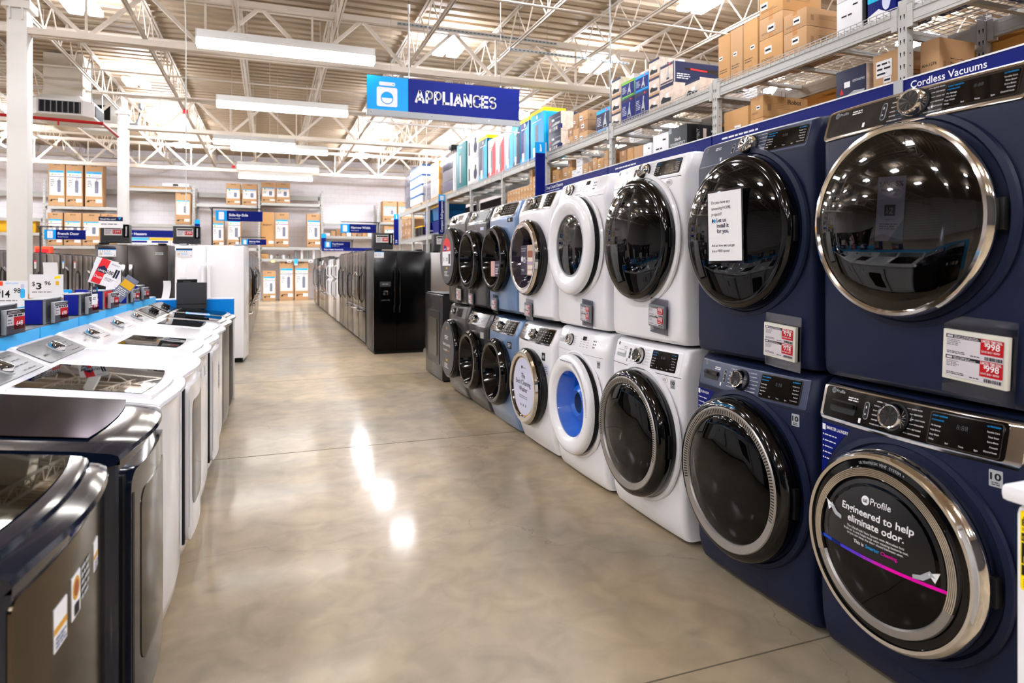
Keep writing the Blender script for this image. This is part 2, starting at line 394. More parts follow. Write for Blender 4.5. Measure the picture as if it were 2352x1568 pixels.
# ribbed steel roof deck: ribs run across the aisle
b = MB(); prof = []; y = WY0; P = .3
while y < WY1:
    prof += [(y, HZ), (y+P*.52, HZ), (y+P*.62, HZ+.075), (y+P*.9, HZ+.075)]; y += P
prof.append((WY1, HZ))
b.loft([[(WX0, p, z) for p, z in prof], [(WX1, p, z) for p, z in prof]], 'deck', False, False, closed=False, smooth=False)
b.box(WX0, WX1, WY0, WY1, HZ+.09, HZ+.2, 'deck')
struct(b.build('ceiling'))
# roof joists along the aisle
GY = [-2.7, 4.85, 12.36, 19.9, 27.45]
JZ0, JZ1 = 5.6, 6.28
def joist(name, p0, p1, z0, z1, step, w, label, group, big=False):
    ax = Vector(p1)-Vector(p0); L = ax.length; d = ax.normalized()
    t = thing(name, label, 'roof truss', (p0[0], p0[1], z0), 0, group)
    def at(s, z): q = d*s; return (q.x, q.y, z-z0)
    side = Vector((-d.y, d.x, 0))
    ww = .09 if big else .035
    b = MB()
    for sg in (-1, 1):
        o = side*sg*ww*.8
        for z, nm in ((z0+.03, 0), (z1-.03, 1)):
            b.beam(Vector(at(0, z))+o, Vector(at(L, z))+o, ww, .012 if not big else .1, 'cream')
            if not big: b.beam(Vector(at(0, z+(.02 if nm else -.02)))+o*.4, Vector(at(L, z+(.02 if nm else -.02)))+o*.4, .008, .045, 'cream')
    b.build('chord', t)
    b = MB(); s = 0; k = 0; n = max(2, round(L/step)); st = L/n
    for i in range(n):
        a = at(i*st, z1-.03); m_ = at((i+.5)*st, z0+.03); c = at((i+1)*st, z1-.03)
        if big:
            b.beam(a, m_, .06, .06, 'cream'); b.beam(m_, c, .06, .06, 'cream'); b.beam(m_, at((i+.5)*st, z1-.03), .035, .035, 'cream')
        else:
            b.tube([a, m_], .013, 'cream', 5, False); b.tube([m_, c], .013, 'cream', 5, False)
    b.build('web', t)
    return t
jx = [-3.77+1.62*k for k in range(-8, 13)]
for k, x in enumerate(jx):
    for j, (ya, yb) in enumerate([(-2.7, 4.85), (4.85, 12.36), (12.36, 19.9), (19.9, 27.45), (27.45, 31)]):
        if j < 1: continue
        if j == 1 and not (-8 < x < 14): continue
        if j >= 2 and x < -14.5: continue
        joist('roof_joist', (x, ya+.02, 0), (x, yb-.02, 0), JZ0, JZ1, .95,
              .03, 'cream open-web roof joist, %s from the left, in the %s bay towards the back wall' % (ORD[k], ORD[j-1]), 'open-web roof joists')
for k, y in enumerate(GY[1:]):
    for j, (xa, xb) in enumerate([(-24, -13.5), (-13.5, -3.7), (-3.7, 6.9), (6.9, 18)]):
        joist('roof_girder', (xa+.02, y, 0), (xb-.02, y, 0), 5.13, 6.05, 1.63, .06,
              'deep cream roof girder across the aisle, %s line from the entrance, %s span' % (ORD[k], ['far left', 'left', 'middle', 'right'][j]), 'deep roof girders', True)
b = MB()
for x in range(-24, 18, 3): b.beam((x+.02, 30.75, 5.95), (x+2.98, 30.75, 5.95), .1, .12, 'cream')
struct(b.build('trim_1'))
# cross pipes / bridging seen under the deck
for k, (y, z, r) in enumerate([(9.2, 5.42, .02), (14.6, 5.95, .035), (16.4, 5.72, .02), (17.6, 5.5, .03), (22.3, 5.55, .03), (24.9, 5.8, .04), (29.4, 5.5, .045)]):
    b = MB(); b.tube([(-22, y, z), (16, y, z)], r, 'cream', 8)
    for x in range(-20, 16, 4): b.tube([(x, y, z), (x, y, HZ)], .006, 'cream', 5)
    tag(b.build('ceiling_pipe'), 'thin cream pipe hung under the roof across the aisle, %s from the entrance' % ORD[k], 'pipe', 'pipes under the roof')
# columns
def column(x, y, w, label):
    t = thing('steel_column', label, 'column', (x, y, 0), 0, 'steel columns')
    b = MB(); b.rbox(-w/2, w/2, -w/2, w/2, .012, 5.6, 'colp', .012); b.build('shaft', t)
    b = MB(); b.box(-w*.8, w*.8, -w*.8, w*.8, 0, .02, 'colp'); b.build('base_plate', t)
    b = MB(); b.box(-w*.7, w*.7, -w*.7, w*.7, 5.48, 5.6, 'colp')
    for sx in (-1, 1): b.box(sx*w*.3-.01, sx*w*.3+.01, -w*.7, w*.7, 5.3, 5.48, 'colp')
    b.build('cap_plate', t); return t
column(-3.7, 12.36, .27, 'white square steel column at the left edge, beside the price signs')
column(-3.66, 19.9, .24, 'slimmer white steel column rising behind the grey fridge')
column(7.45, 12.36, .2, 'white steel column partly hidden behind boxes on the rack')
# ---------------------------------------------------------------- lamps
def strip(x, y, z, L, label):
    t = thing('strip_light', label, 'ceiling light', (x, y, z), 0, 'suspended strip lights over the aisle')
    b = MB(); b.box(-L/2, L/2, -.09, .09, .05, .09, 'lampw'); b.box(-L/2, L/2, -.1, -.088, -.02, .09, 'lampw'); b.box(-L/2, L/2, .088, .1, -.02, .09, 'lampw')
    for s in (-1, 1): b.box(s*L/2-.006, s*L/2+.006, -.1, .1, -.13, .09, 'lampw')
    b.build('housing', t)
    b = MB(); b.rbox(-L/2+.008, L/2-.008, -.086, .086, -.125, .05, 'lens', .02); b.build('lens', t)
    for s in (-1, 1):
        b = MB(); b.tube([(s*L*.28, 0, .09), (s*L*.28, 0, HZ-z)], .006, 'cream', 6); b.build('hanger', t)
    return t
for k, (y, x) in enumerate([(9.85, .26), (13.45, .26), (18.3, .26), (17.5, -.35), (21.7, .26), (24.0, .2)]):
    strip(x, y, 4.58, 2.4 if k != 3 else 1.9, 'glowing white strip light above the aisle, ' + ['largest and highest of the row', 'just below the largest one', 'third full-length one going back', 'partly merged with the third one, set further left', 'one before the smallest', 'smallest, lowest in front of the back wall'][k])
def highbay(x, y, label, z=5.88):
    t = thing('high_bay_light', label, 'ceiling light', (x, y, z), 0, 'high bay lights')
    b = MB(); b.box(-.05, .05, -.32, .32, .07, .1, 'lampw'); b.box(-.08, .08, -.2, .2, .1, .16, 'lampw'); b.build('housing', t)
    for s in (-1, 1):
        b = MB(); b.rbox(s*.15-.11, s*.15+.11, -.3, .3, -.01, .07, 'bay' if y < 23 else 'bayfar', .02); b.build('lens', t)
    b = MB(); b.tube([(0, 0, .16), (0, 0, HZ-z)], .01, 'cream', 6); b.build('hanger', t)
    return t
hb = []
for x in (-12.9, -8.2, -3.03, 3.45, 6.85, 12):
    for y in (-8, -3.5, 1, 5, 9.3, 13.1, 18, 21.2, 23.9, 26.8):
        if x == 6.85 and 14 < y < 17: continue
        hb.append((x, y))
for k, (x, y) in enumerate(hb):
    highbay(x, y, 'bright high bay light under the roof, %s row from the entrance, %s from the left' % (ORD[[-8, -3.5, 1, 5, 9.3, 13.1, 18, 21.2, 23.9, 26.8].index(y)], ORD[[-12.9, -8.2, -3.03, 3.45, 6.85, 12].index(x)]))
# ================================================================ front loading laundry, stacked along the aisle
def prof_body(w, yo, b, d, r=.035, n=14):
    # plan outline of a cabinet with a gently bowed front
    hw = w/2; pts = []
    for i in range(n+1):
        x = -hw+r+(2*hw-2*r)*i/n; pts.append((x, yo-b*(1-(x/hw)**2)))
    yc = yo-b*(1-((hw-r)/hw)**2)
    for k in range(1, 6): a = pi/2*k/5; pts.append((hw-r+r*sin(a), yc+r*(1-cos(a))))
    pts += [(hw-.004, yo+.12), (hw-.014, yo+.13), (hw-.014, d), (-hw+.014, d), (-hw+.014, yo+.13), (-hw+.004, yo+.12)]
    for k in range(5, 0, -1): a = pi/2*k/5; pts.append((-hw+r-r*sin(a), yc+r*(1-cos(a))))
    return pts
def washer_body(w, d, secs, m, t, hole=None):
    # secs: (z, y offset, bow); hole: (z, radius) of the round door opening
    b = MB(); b.loft([[(x, y, z) for x, y in prof_body(w, yo, bw, d)] for z, yo, bw in secs], m)
    o = b.build('cabinet', t, recalc=bool(hole))
    if hole:
        c = MB(); c.lathe((0, 0, hole[0]), [(.0001, -.2), (hole[1], -.2), (hole[1], .3), (.0001, .3)], 'blackm', 64); c.mats = [M[m]]; co = c.build('cutter', recalc=True)
        md = o.modifiers.new('opening', 'BOOLEAN'); md.object = co; md.operation = 'DIFFERENCE'; md.solver = 'EXACT'
        co.parent = t; bpy.context.view_layer.update()
        me = bpy.data.meshes.new_from_object(o.evaluated_get(bpy.context.evaluated_depsgraph_get()))
        o.modifiers.clear(); o.data = me; bpy.data.objects.remove(co)
        me.set_sharp_from_angle(angle=radians(38))
    return o
def interp(secs, z, i):
    if z <= secs[0][0]: return secs[0][i]
    for a, c in zip(secs, secs[1:]):
        if z <= c[0]: f = (z-a[0])/(c[0]-a[0]); return a[i]+(c[i]-a[i])*f
    return secs[-1][i]
def front_fn(w, secs): return lambda x, z: interp(secs, z, 1)-interp(secs, z, 2)*(1-(2*x/w)**2)
def knob(t, F, x, z, r, depth, tilt, rim='chrome', face='blackm', spokes=True, notch=False):
    y0 = F(x, z)
    b = MB(); b.T = Matrix.Translation((x, y0, z)) @ Matrix.Rotation(-tilt, 4, 'X')
    b.lathe((0, 0, 0), [(r*1.22, .0), (r*1.22, -.006), (r*1.1, -.008)], 'blackm', 40)
    b.lathe((0, 0, 0), [(r*1.1, -.004), (r*1.06, -depth*.55), (r*1.0, -depth*.9), (r*.93, -depth), (r*.84, -depth*.97), (r*.8, -depth*.9)], rim, 40)
    b.lathe((0, 0, 0), [(r*.8, -depth*.9), (.0001, -depth*.86)], face, 24)
    if spokes:
        for k in range(10):
            a = 2*pi*k/10; rr = r*.78; q = .12
            b.add([(0, -depth*.885, 0), (rr*cos(a), -depth*.905, rr*sin(a)), (rr*cos(a+q*(1+k % 3)), -depth*.905, rr*sin(a+q*(1+k % 3)))], [(0, 1, 2)], 'chromed')
    o = b.build('knob', t)
    return o
def sheet(parent, name, x, z, w, h, y, m='paper', rx=0, label=None, t=.0015):
    b = MB(); b.box(x-w/2, x+w/2, y-t, y, z-h/2, z+h/2, m); o = b
    return b
def price_tag(t, F, x, z, price, w=.165, tilt=.06, two=True, holder=True, dark=False):
    y0 = F(x, z)-.012
    o = bpy.data.objects.new('price_label', None); COL.objects.link(o); o.parent = t; o.location = (x, y0, z); o.rotation_euler = (.03, tilt, 0)
    o['label'] = 'electronic price label below the dryer door'
    h = w*.8
    if holder:
        b = MB(); b.box(-w*.56, w*.56, .004, .006, -h*.8, h*.78, 'acrylic'); b.build('acrylic_holder', o)
    b = MB(); b.rbox(-w/2, w/2, -.014, .002, -h/2, h/2, 'bezel' if not dark else 'grey', .003); b.build('label_frame', o)
    e = .0148; b = MB(); Y = -e
    b.quad(-w*.44, w*.44, -h*.43, h*.41, 'lcd', Y)
    for k in ((0, 1) if two else (0,)):
        zt = h*.41-k*h*.42; hb_ = h*.42 if two else h*.84
        b.quad(-w*.44, w*.1, zt-.07*h, zt, 'ink', Y, .0014); b.quad(-w*.42, -w*.33, zt-.055*h, zt-.015*h, 'lcd', Y, .002)
        b.lines(-w*.31, w*.08, zt-.065*h, zt-.01*h, 2, 'lcd', Y, .002, k+1)
        b.quad(w*.1, w*.44, zt-hb_*.72, zt, 'red', Y, .0014)
        if two:
            b.text('LIMITED TIME DEAL', w*.27, zt-.065*h, .0095*w/.165, 'paper', 'c', Y, .002, .01, width=w*.31)
            b.text('$', w*.18, zt-.135*h, .013*w/.165, 'paper', 'c', Y, .002, .01)
            b.text(price, w*.29, zt-.19*h, .0225*w/.165, 'paper', 'c', Y, .002, .012)
            b.text('SAVE $451', w*.12, zt-.26*h, .0075*w/.165, 'paper', 'l', Y, .002, width=w*.16); b.lines(w*.3, w*.42, zt-.26*h, zt-.22*h, 2, 'paper', Y, .002, 5)
        else:
            b.text(price, w*.27, zt-.4*h, .05*w/.165, 'paper', 'c', Y, .002, .012)
        b.lines(-w*.42, -w*.2, zt-.22*h, zt-.09*h, 4, 'inkg', Y, .0016, 3+k)
        b.lines(-w*.42, -w*.12, zt-.38*h, zt-.32*h, 2, 'ink', Y, .0016, 9, .45, .1)
        b.lines(-w*.05, w*.1, zt-.39*h, zt-.35*h, 1, 'ink', Y, .0016, 9, .45, .1)
        x_ = w*.17
        rn = random.Random(k+3)
        while x_ < w*.43:
            q = rn.uniform(.0006, .003)*w/.165; b.quad(x_, x_+q, zt-hb_*.96, zt-hb_*.8, 'ink', Y, .0016); x_ += q+rn.uniform(.0006, .002)*w/.165
    b.build('printed_screen', o)
    return o
def badge10(t, F, x, z, w=.036):
    h = w*1.35
    b = MB(); b.rpatch(F, x-w/2, x+w/2, z-h/2, z+h/2, 0, .0012, 'lgrey', .003, 3, 2)
    b.text('10', x, z-h*.08, w*.78, 'ink', 'c', F, .002, .03, width=w*.82); b.lines(x-w*.3, x+w*.3, z-h*.42, z-h*.18, 2, 'ink', F, .0018, 4, .5, .05)
    o = b.build('warranty_sticker', t); o['label'] = 'grey 10 year warranty sticker'; return o
def seal(t, F, x, z, r=.026):
    b = MB(); b.disc(F, x, z, r, 0, .001, 'beige', r*.72); b.disc(F, x, z, r*.9, .001, .0016, 'paper', r*.62); b.lines(x-r*.6, x+r*.6, z-r*.35, z+r*.35, 3, 'inkg', F, .0026, 4, .5, .05)
    return b.build('seal_sticker', t)
def dial_print(b, F, x, z, r, m, n=6, blue=True):
    names_r = ['QUICK WASH', 'DELICATES', 'COLD WASH', 'RINSE & SPIN', 'SELF CLEAN', 'DOWNLOADED']; names_l = ['NORMAL', 'TOWELS', 'BULKY', 'WHITES', 'SANITIZE', 'POWER CLEAN']
    for k in range(n):
        zz = z+r*1.15-k*r*2.3/(n-1); dx = sqrt(max(.1, 1.6**2-((zz-z)/r)**2))*r
        mm = m if not (blue and k in (3, 4)) else 'sky'
        for sg, nm in ((-1, names_l[k]), (1, names_r[k])):
            b.quad(min(x+sg*dx, x+sg*(dx+r*.4)), max(x+sg*dx, x+sg*(dx+r*.4)), zz-.0005, zz+.0005, mm if sg < 0 else m, F, .0022)
            b.text(nm, x+sg*(dx+r*.48), zz-.002, .0058, m, 'l' if sg > 0 else 'r', F, .0022, .01)
def display(t, F, x0, x1, z0, z1, rim, side=True, label=None, blue=True):
    b = MB(); b.rpatch(F, x0, x1, z0, z1, .0015, .004, rim, .008, 8, 2); b.rpatch(F, x0+.003, x1-.003, z0+.003, z1-.003, .004, .005, 'black', .006, 8, 2)
    w = x1-x0; h = z1-z0
    for k, s in enumerate(['My Settings', 'Heat Boost', 'Easy Wash', 'Delay']):
        b.text(s, x0+w*.04, z0+h*(.52-k*.14)+.004, .0068, 'paper', 'l', F, .0062)
    if blue:
        for k in (0, 1): b.text(['SMART DISPENSE', 'DOWNLOAD'][k], x0+w*.04, z1-h*(.14+k*.13), .0062, 'sky', 'l', F, .0062)
        b.text('ULTRAFRESH', x1-w*.04, z1-h*.14, .0062, 'sky', 'r', F, .0062)
    for k, s in enumerate(['Tumble Care', 'Time Saver', 'Extra Rinse', 'Prewash', 'Control Lock']):
        b.text(s, x1-w*.04, z1-h*(.3+k*.14), .0064, 'paper', 'r', F, .0062)
    for k, s in enumerate(['Soil', 'Temp', 'Spin']):
        b.text(s, x0+w*(.3+k*.2), z0+h*.1, .0066, 'paper', 'c', F, .0062)
    b.text('8:88', x0+w*.48, z0+h*.6, h*.2, mat('faint_digit', (30, 34, 42), .3), 'c', F, .0062)
    return b.build('display_panel', t)
def logo_disc(b, F, x, z, r, m='silver'):
    b.disc(F, x, z, r, .001, .002, m); b.disc(F, x, z, r*.82, .002, .0024, 'inkg'); b.disc(F, x, z, r*.74, .0024, .0028, m)
    b.text('GE', x, z-r*.32, r*.95, 'ink', 'c', F, .0034, .01)
def ring_seg(b, c, prof, m, a0, a1, n=24): b.lathe(c, prof, m, n, a0, a1)
GEW = .74
GSEC_W = [(.03, .035, .012), (.06, .02, .018), (.12, .006, .024), (.2, 0, .028), (.86, 0, .028), (.885, .002, .028), (1.0, .03, .026), (1.018, .05, .02), (1.022, .07, .012)]
GSEC_D = [(.012, .02, .012), (.03, .004, .02), (.08, 0, .028), (.88, 0, .028), (.9, .002, .028), (1.0, .034, .026), (1.012, .05, .02), (1.016, .07, .012)]
def ge_unit(kind, body, label, y, z0, panelm, profile=False, cat='washer'):
    sec = GSEC_W if kind == 'washer' else GSEC_D
    t = thing('front_load_washer' if kind == 'washer' else 'dryer', label, 'washing machine' if kind == 'washer' else 'dryer', (1.985, y, z0), WEST, 'front loaders stacked in two rows')
    F = front_fn(GEW, sec); W_ = GEW; D = .8
    washer_body(W_, D, sec, body, t, (.57, .29) if profile and kind == 'dryer' else None)
    if kind == 'washer':
        b = MB()
        for sx in (-1, 1):
            for yy in (.1, .7): b.lathe((sx*.28, yy, 0), [(0, 0), (.025, 0), (.025, .035), (0, .035)], 'blackm', 12, axis='z')
        b.build('feet', t)
    else:
        b = MB(); b.box(-.3, .3, .08, .7, -.012 if 0 else .0, .014, 'blackm'); b.build('feet', t)
    zt = 1.0; zp0 = .878 if kind == 'washer' else .894; zp1 = 1.004
    if kind == 'dryer': zp1 = 1.0
    # seam between control fascia and front
    b = MB(); b.rpatch(F, -W_/2+.02, W_/2-.02, zp0-.006, zp0-.003, -.004, .0006, 'blackm', .001, 14, 1); b.build('seam', t)
    ink = 'paper'
    if profile:
        b = MB(); b.rpatch(F, -W_/2+.012, W_/2-.012, zp0-.002, zp1+.006, -.006, .006, 'chrome', .02, 18, 6); b.build('chrome_surround', t)
        b = MB(); b.rpatch(F, -W_/2+.026, W_/2-(.055 if kind == 'washer' else .02), zp0+.01, zp1-.006, .002, .008, panelm, .012, 18, 6)
        G = lambda x, z: F(x, z)-.0062
    else:
        b = MB(); b.rpatch(F, -W_/2+.03, W_/2-.03, zp0+.004, zp1, -.004, .0015, panelm, .01, 18, 6)
        G = lambda x, z: F(x, z)
        ink = 'inkg' if body == 'white' else 'paper'
    kx = -.028 if kind == 'washer' else .028; kz = (zp0+zp1)/2+.002
    dial_print(b, G, kx, kz, .034, ink)
    logo_disc(b, G, -.305, zp1-.018, .011)
    if profile: b.text('Profile', -.29, zp1-.023, .016, 'lgrey', 'l', G, .003)
    b.lines(-.23, -.18, kz+.018, kz+.034, 2, ink, G, .0022, 2, .5, .1)
    b.quad(-.17, -.16, zp0+.018, zp0+.034, ink, G, .0022)
    b.build('control_panel', t)
    if kind == 'washer':
        b = MB(); b.rpatch(G, -.31, -.19, kz-.03, kz+.012, .001, .003, 'blackm' if body != 'white' else 'lgrey', .01, 6, 2); b.rpatch(G, -.305, -.195, kz-.006, kz+.008, .003, .012, 'black' if body != 'white' else 'white', .004, 6, 2)
        b.build('dispenser_handle', t)
    px = kx-.125; b = MB(); b.rpatch(G, px, px+.02, kz-.03, kz+.03, .001, .003, 'lgrey' if body != 'white' else 'chromed', .0098, 2, 2); b.rpatch(G, px+.002, px+.018, kz-.028, kz+.028, .003, .0038, 'blackm', .0078, 2, 2)
    b.quad(px+.008, px+.012, kz+.008, kz+.016, 'paper', G, .005); b.poly([(px+.007, kz-.016), (px+.013, kz-.012), (px+.007, kz-.008)], 'paper', G, .005); b.build('power_button', t)
    knob(t, G, kx, kz, .042 if profile else .039, .036, .24)
    display(t, G, .092 if kind == 'washer' else .125, .305 if kind == 'washer' else .335, zp0+.014, zp1-.012, 'chromed' if profile or body == 'navy' else 'blackm')
    # ---- door
    zc = .525 if kind == 'washer' else .57; R = .345 if kind == 'washer' else .337; y0 = F(0, zc); c = (0, y0, zc)
    Q = R*(.93 if kind == 'washer' else .95) if profile else R
    b = MB(); b.lathe(c, [(Q+.035, .01), (Q+.03, -.0), (Q+.012, -.004), (Q+.004, .004), (Q-.01, .03)], body, 64); b.build('door_bezel', t)
    d = bpy.data.objects.new('door', None); COL.objects.link(d); d.parent = t; d.location = c
    if profile: d.scale = (.89, 1, .89) if kind == 'washer' else (.935, 1, .935)
    c = (0, 0, 0); dk = 'black'
    def part(bb, nm, lab=None): return bb.build(nm, d, label=lab)
    if kind == 'dryer' and not profile:
        b = MB(); b.lathe(c, [(R-.03, .03), (R-.008, -.012), (R, -.02), (R, -.04), (R-.006, -.052), (R-.02, -.06), (R-.034, -.062)], dk, 72); part(b, 'door_rim')
        b = MB(); b.lathe(c, [(R-.034, -.062), (R-.04, -.064), (R*.6, -.078), (R*.3, -.085), (.0001, -.088)], 'dglass', 72); part(b, 'door_glass')
        b = MB(); b.rbox(R-.012, R+.006, -.036, -.018, -.05, .05, 'blackm', .004); part(b, 'handle_recess')
    if kind == 'dryer' and profile:
        b = MB(); b.lathe(c, [(R-.03, .03), (R-.004, -.02), (R+.002, -.03), (R+.002, -.056), (R-.006, -.068), (R-.016, -.07), (R-.024, -.064)], 'chrome', 80); part(b, 'chrome_rim')
        b = MB(); b.lathe(c, [(R-.024, -.05), (R-.055, -.02), (R*.66, .1), (R*.55, .16), (0.0001, .18)], 'black', 64)
        b.lathe(c, [(R*.74, .0), (R*.7, -.012), (R*.66, .0)], 'chromed', 64); part(b, 'inner_bowl')
        b = MB(); b.lathe(c, [(R-.022, -.062), (R*.85, -.075), (R*.6, -.09), (R*.3, -.1), (.0001, -.104)], 'glass', 72); part(b, 'door_glass')
        b = MB(); b.rbox(R-.004, R+.012, -.024, -.002, -.05, .05, 'blackm', .004); part(b, 'handle_recess')
        # hanging offer card seen through the glass
        b = MB(); b.T = Matrix.Translation((-.04, -.018, .04)) @ Matrix.Rotation(.07, 4, 'Y')
        b.box(-.055, .055, -.002, 0, -.11, .12, mat('grey_card', (176, 180, 196), .5)); b.text('SAVE 5%', 0, .085, .026, 'nvy', 'c', -.002, .001, .02); b.text('EVERY DAY', -.004, .066, .014, 'nvy', 'c', -.002, .001, .01)
        b.quad(-.022, .022, -.02, .02, 'ink', -.002, .0008); b.text('12', 0, -.012, .032, 'lgrey', 'c', -.002, .0016, .01); b.text('MONTHS', 0, -.036, .009, 'ink', 'c', -.002); b.lines(-.04, .04, -.07, -.045, 3, 'ink', -.002)
        b.poly([(.055, -.11), (.0, -.11), (.055, -.03)], mat('dull_blue', (90, 130, 160), .5), -.002)
        part(b, 'offer_card', 'white SAVE 5% card hanging behind the door glass')
    if kind == 'washer' and not profile:
        b = MB(); b.lathe(c, [(R-.03, .03), (R-.004, -.014), (R+.004, -.03), (R+.004, -.056), (R-.004, -.076), (R-.02, -.09), (R-.036, -.094)], dk, 80)
        b.text('ULTRAFRESH VENT SYSTEM', 0, R-.028, .011, 'sky' if body == 'navy' else 'rb', 'c', -.094, .002); part(b, 'door_rim')
        b = MB(); b.lathe(c, [(R-.036, -.094), (R-.04, -.098), (R-.07, -.094), (R-.074, -.086)], 'steelr', 80)
        for k in range(-22, 92):   # vent slots round the upper ring
            a = radians(-15+k*2.35) if 1 else 0
            if -15+k*2.35 > 195 or -15+k*2.35 < -18: continue
            b.add([(q*cos(a+w_), -.0975+(.0022 if q < R-.05 else 0), q*sin(a+w_)) for q, w_ in ((R-.043, -.009), (R-.043, .009), (R-.067, .009), (R-.067, -.009))], [(0, 1, 2, 3)], 'blackm')
        part(b, 'vented_ring')
        b = MB(); b.lathe(c, [(R-.074, -.086), (R-.09, -.094), (R*.5, -.105), (.0001, -.11)], 'dglass', 72); part(b, 'door_glass')
        b = MB(); b.rbox(R-.008, R+.012, -.05, -.024, -.06, .06, 'blackm', .004); part(b, 'handle_recess')
    if kind == 'washer' and profile:
        R = .352
        b = MB(); b.lathe(c, [(R-.03, .03), (R-.002, -.02), (R+.006, -.04), (R+.006, -.06), (R-.004, -.082), (R-.014, -.09), (R-.026, -.088)], 'chrome', 90); part(b, 'chrome_rim')
        b = MB(); b.lathe(c, [(R-.026, -.088), (R-.03, -.082), (R-.054, -.084), (R-.058, -.09)], 'black', 90)
        s_ = 'ULTRAFRESH VENT SYSTEM +'
        for i, ch in enumerate(s_):
            a = radians(90+17-i*34/(len(s_)-1)); b.text(ch, (R-.047)*cos(a), (R-.047)*sin(a), .0145, 'lgrey', 'c', -.0845, .003, 0, a-pi/2)
        part(b, 'lettered_ring')
        b = MB(); pr = [(R-.058, -.088)]
        for k in range(5): pr += [(R-.060-k*.006, -.1-k*.0005), (R-.0645-k*.006, -.1-k*.0005), (R-.0655-k*.006, -.094)]
        b.lathe(c, pr, 'chrome', 60, radians(-20), radians(200)); b.lathe(c, [(R-.058, -.088), (R-.062, -.098), (R-.088, -.1), (R-.094, -.092)], 'steelr', 60, radians(200), radians(340)); part(b, 'stepped_ring')
        r2 = R-.09
        b = MB(); b.lathe(c, [(r2, -.09), (r2-.03, -.1), (r2*.5, -.112), (.0001, -.118)], 'dglass', 72); part(b, 'door_glass')
        dome = lambda x, z: -.09-.03*max(0, 1-(x*x+z*z)/r2**2)
        b = MB(); zs = [-.02+(r2-.012+.02)*k/14 for k in range(15)]
        cut = lambda z: -.02
        # upper sector sticker bounded by the sloping colour band
        def xe(z): q = sqrt(max(1e-6, (r2-.01)**2-z*z)); return q
        b.patch(dome, [-.03+(r2-.01+.03)*sin(pi/2*k/14) for k in range(15)], lambda z: (-xe(z), xe(z)), .0, .003, mat('sticker_black', (20, 20, 22), .35), 12)
        b.disc(dome, -.045, .17, .017, .003, .0035, 'paper'); b.text('GE', -.045, .1645, .016, 'ink', 'c', dome, .005, .02)
        b.text('Profile', -.022, .163, .033, 'paper', 'l', dome, .0045, .004)
        b.text('Engineered to help', 0, .112, .036, 'paper', 'c', dome, .0045, .018, width=.30); b.text('eliminate odor.', 0, .075, .036, 'paper', 'c', dome, .0045, .018, width=.235)
        for k, s2 in enumerate(['The UltraFresh Vent System with Microban lets', 'fresh air in and helps keep odor-causing bacteria out,', 'so you can keep the door closed between uses.']):
            b.text(s2, 0, .052-k*.0125, .0118, 'paper', 'c', dome, .0045, .004, width=[.24, .27, .235][k])
        b.text('This is', -.062, .003, .018, 'paper', 'c', dome, .0045, .014); b.text('Smarter', -.002, .003, .018, 'sky', 'c', dome, .0045, .006); b.text('Cleaning.', .066, .003, .018, 'mag', 'c', dome, .0045, .006)
        for sg, ox, oz in ((-1, 0, .025), (1, 0, -.07)):
            arr = [[(.2, .075), (.238, .09), (.222, .05)], [(.15, .04), (.185, .045), (.212, .068), (.224, .066), (.206, .086), (.196, .078), (.175, .06), (.15, .054)]]
            for q, c_ in zip(arr, ('paper', 'lgrey')):
                P = [(sg*x+ox, z_+oz) for x, z_ in q]
                b.add([(x, dome(x, z_)-.0055, z_) for x, z_ in P], [tuple(range(len(P)))], c_)
        bands = ['sky', 'rb', mat('band_indigo', (70, 60, 210), .4), 'vio', mat('band_purple', (150, 40, 190), .4), mat('band_pink', (200, 20, 180), .4), 'mag', 'mag', 'mag', 'mag']
        bands[0] = mat('band_blue', (0, 70, 200), .4)
        for k in range(10):
            x0 = -r2+.006+(2*r2-.012)*k/10; x1 = x0+(2*r2-.012)/10
            b.poly([(x0, -.042), (x1, -.042), (x1, -.03), (x0, -.03)], bands[k], dome, .0045)
        part(b, 'door_sticker', 'black Engineered to help eliminate odor door sticker with a blue to magenta band')
        b = MB(); b.rbox(R-.004, R+.014, -.034, -.006, -.05, .05, 'blackm', .004); part(b, 'handle_recess')
    if kind == 'washer':
        badge10(t, F, .292, .835); 
        if body == 'white': seal(t, F, .228, .85, .024)
        if body == 'navy':
            b = MB(); zz = [.66+.2*k/8 for k in range(9)]
            b.patch(F, zz, lambda z: (-.352, -.335+.13*max(.0, (z-.66)/.2)**1.6), 0, .001, 'rb', 4)
            b.text('SMARTER LAUNDRY' if profile else 'SCAN NOW', -.325, .838, .0165, 'paper', 'l', F, .002, .015, width=.11 if profile else .075)
            b.quad(-.347, -.33, .832, .854, 'paper', F, .002)
            for k in range(5): b.quad(-.345, -.34, .812-k*.022, .818-k*.022, 'paper', F, .002); b.lines(-.335, -.26-.012*k, .810-k*.022, .82-k*.022, 1, 'paper', F, .002, k, .4, .2)
            b.build('info_sticker', t)
        b = MB(); b.rpatch(F, -.02, .13, .05, .12, -.002, .0006, body, .003, 4, 2); b.build('filter_cover', t)
    elif body == 'white': seal(t, F, .262, .862)
    return t, F, d
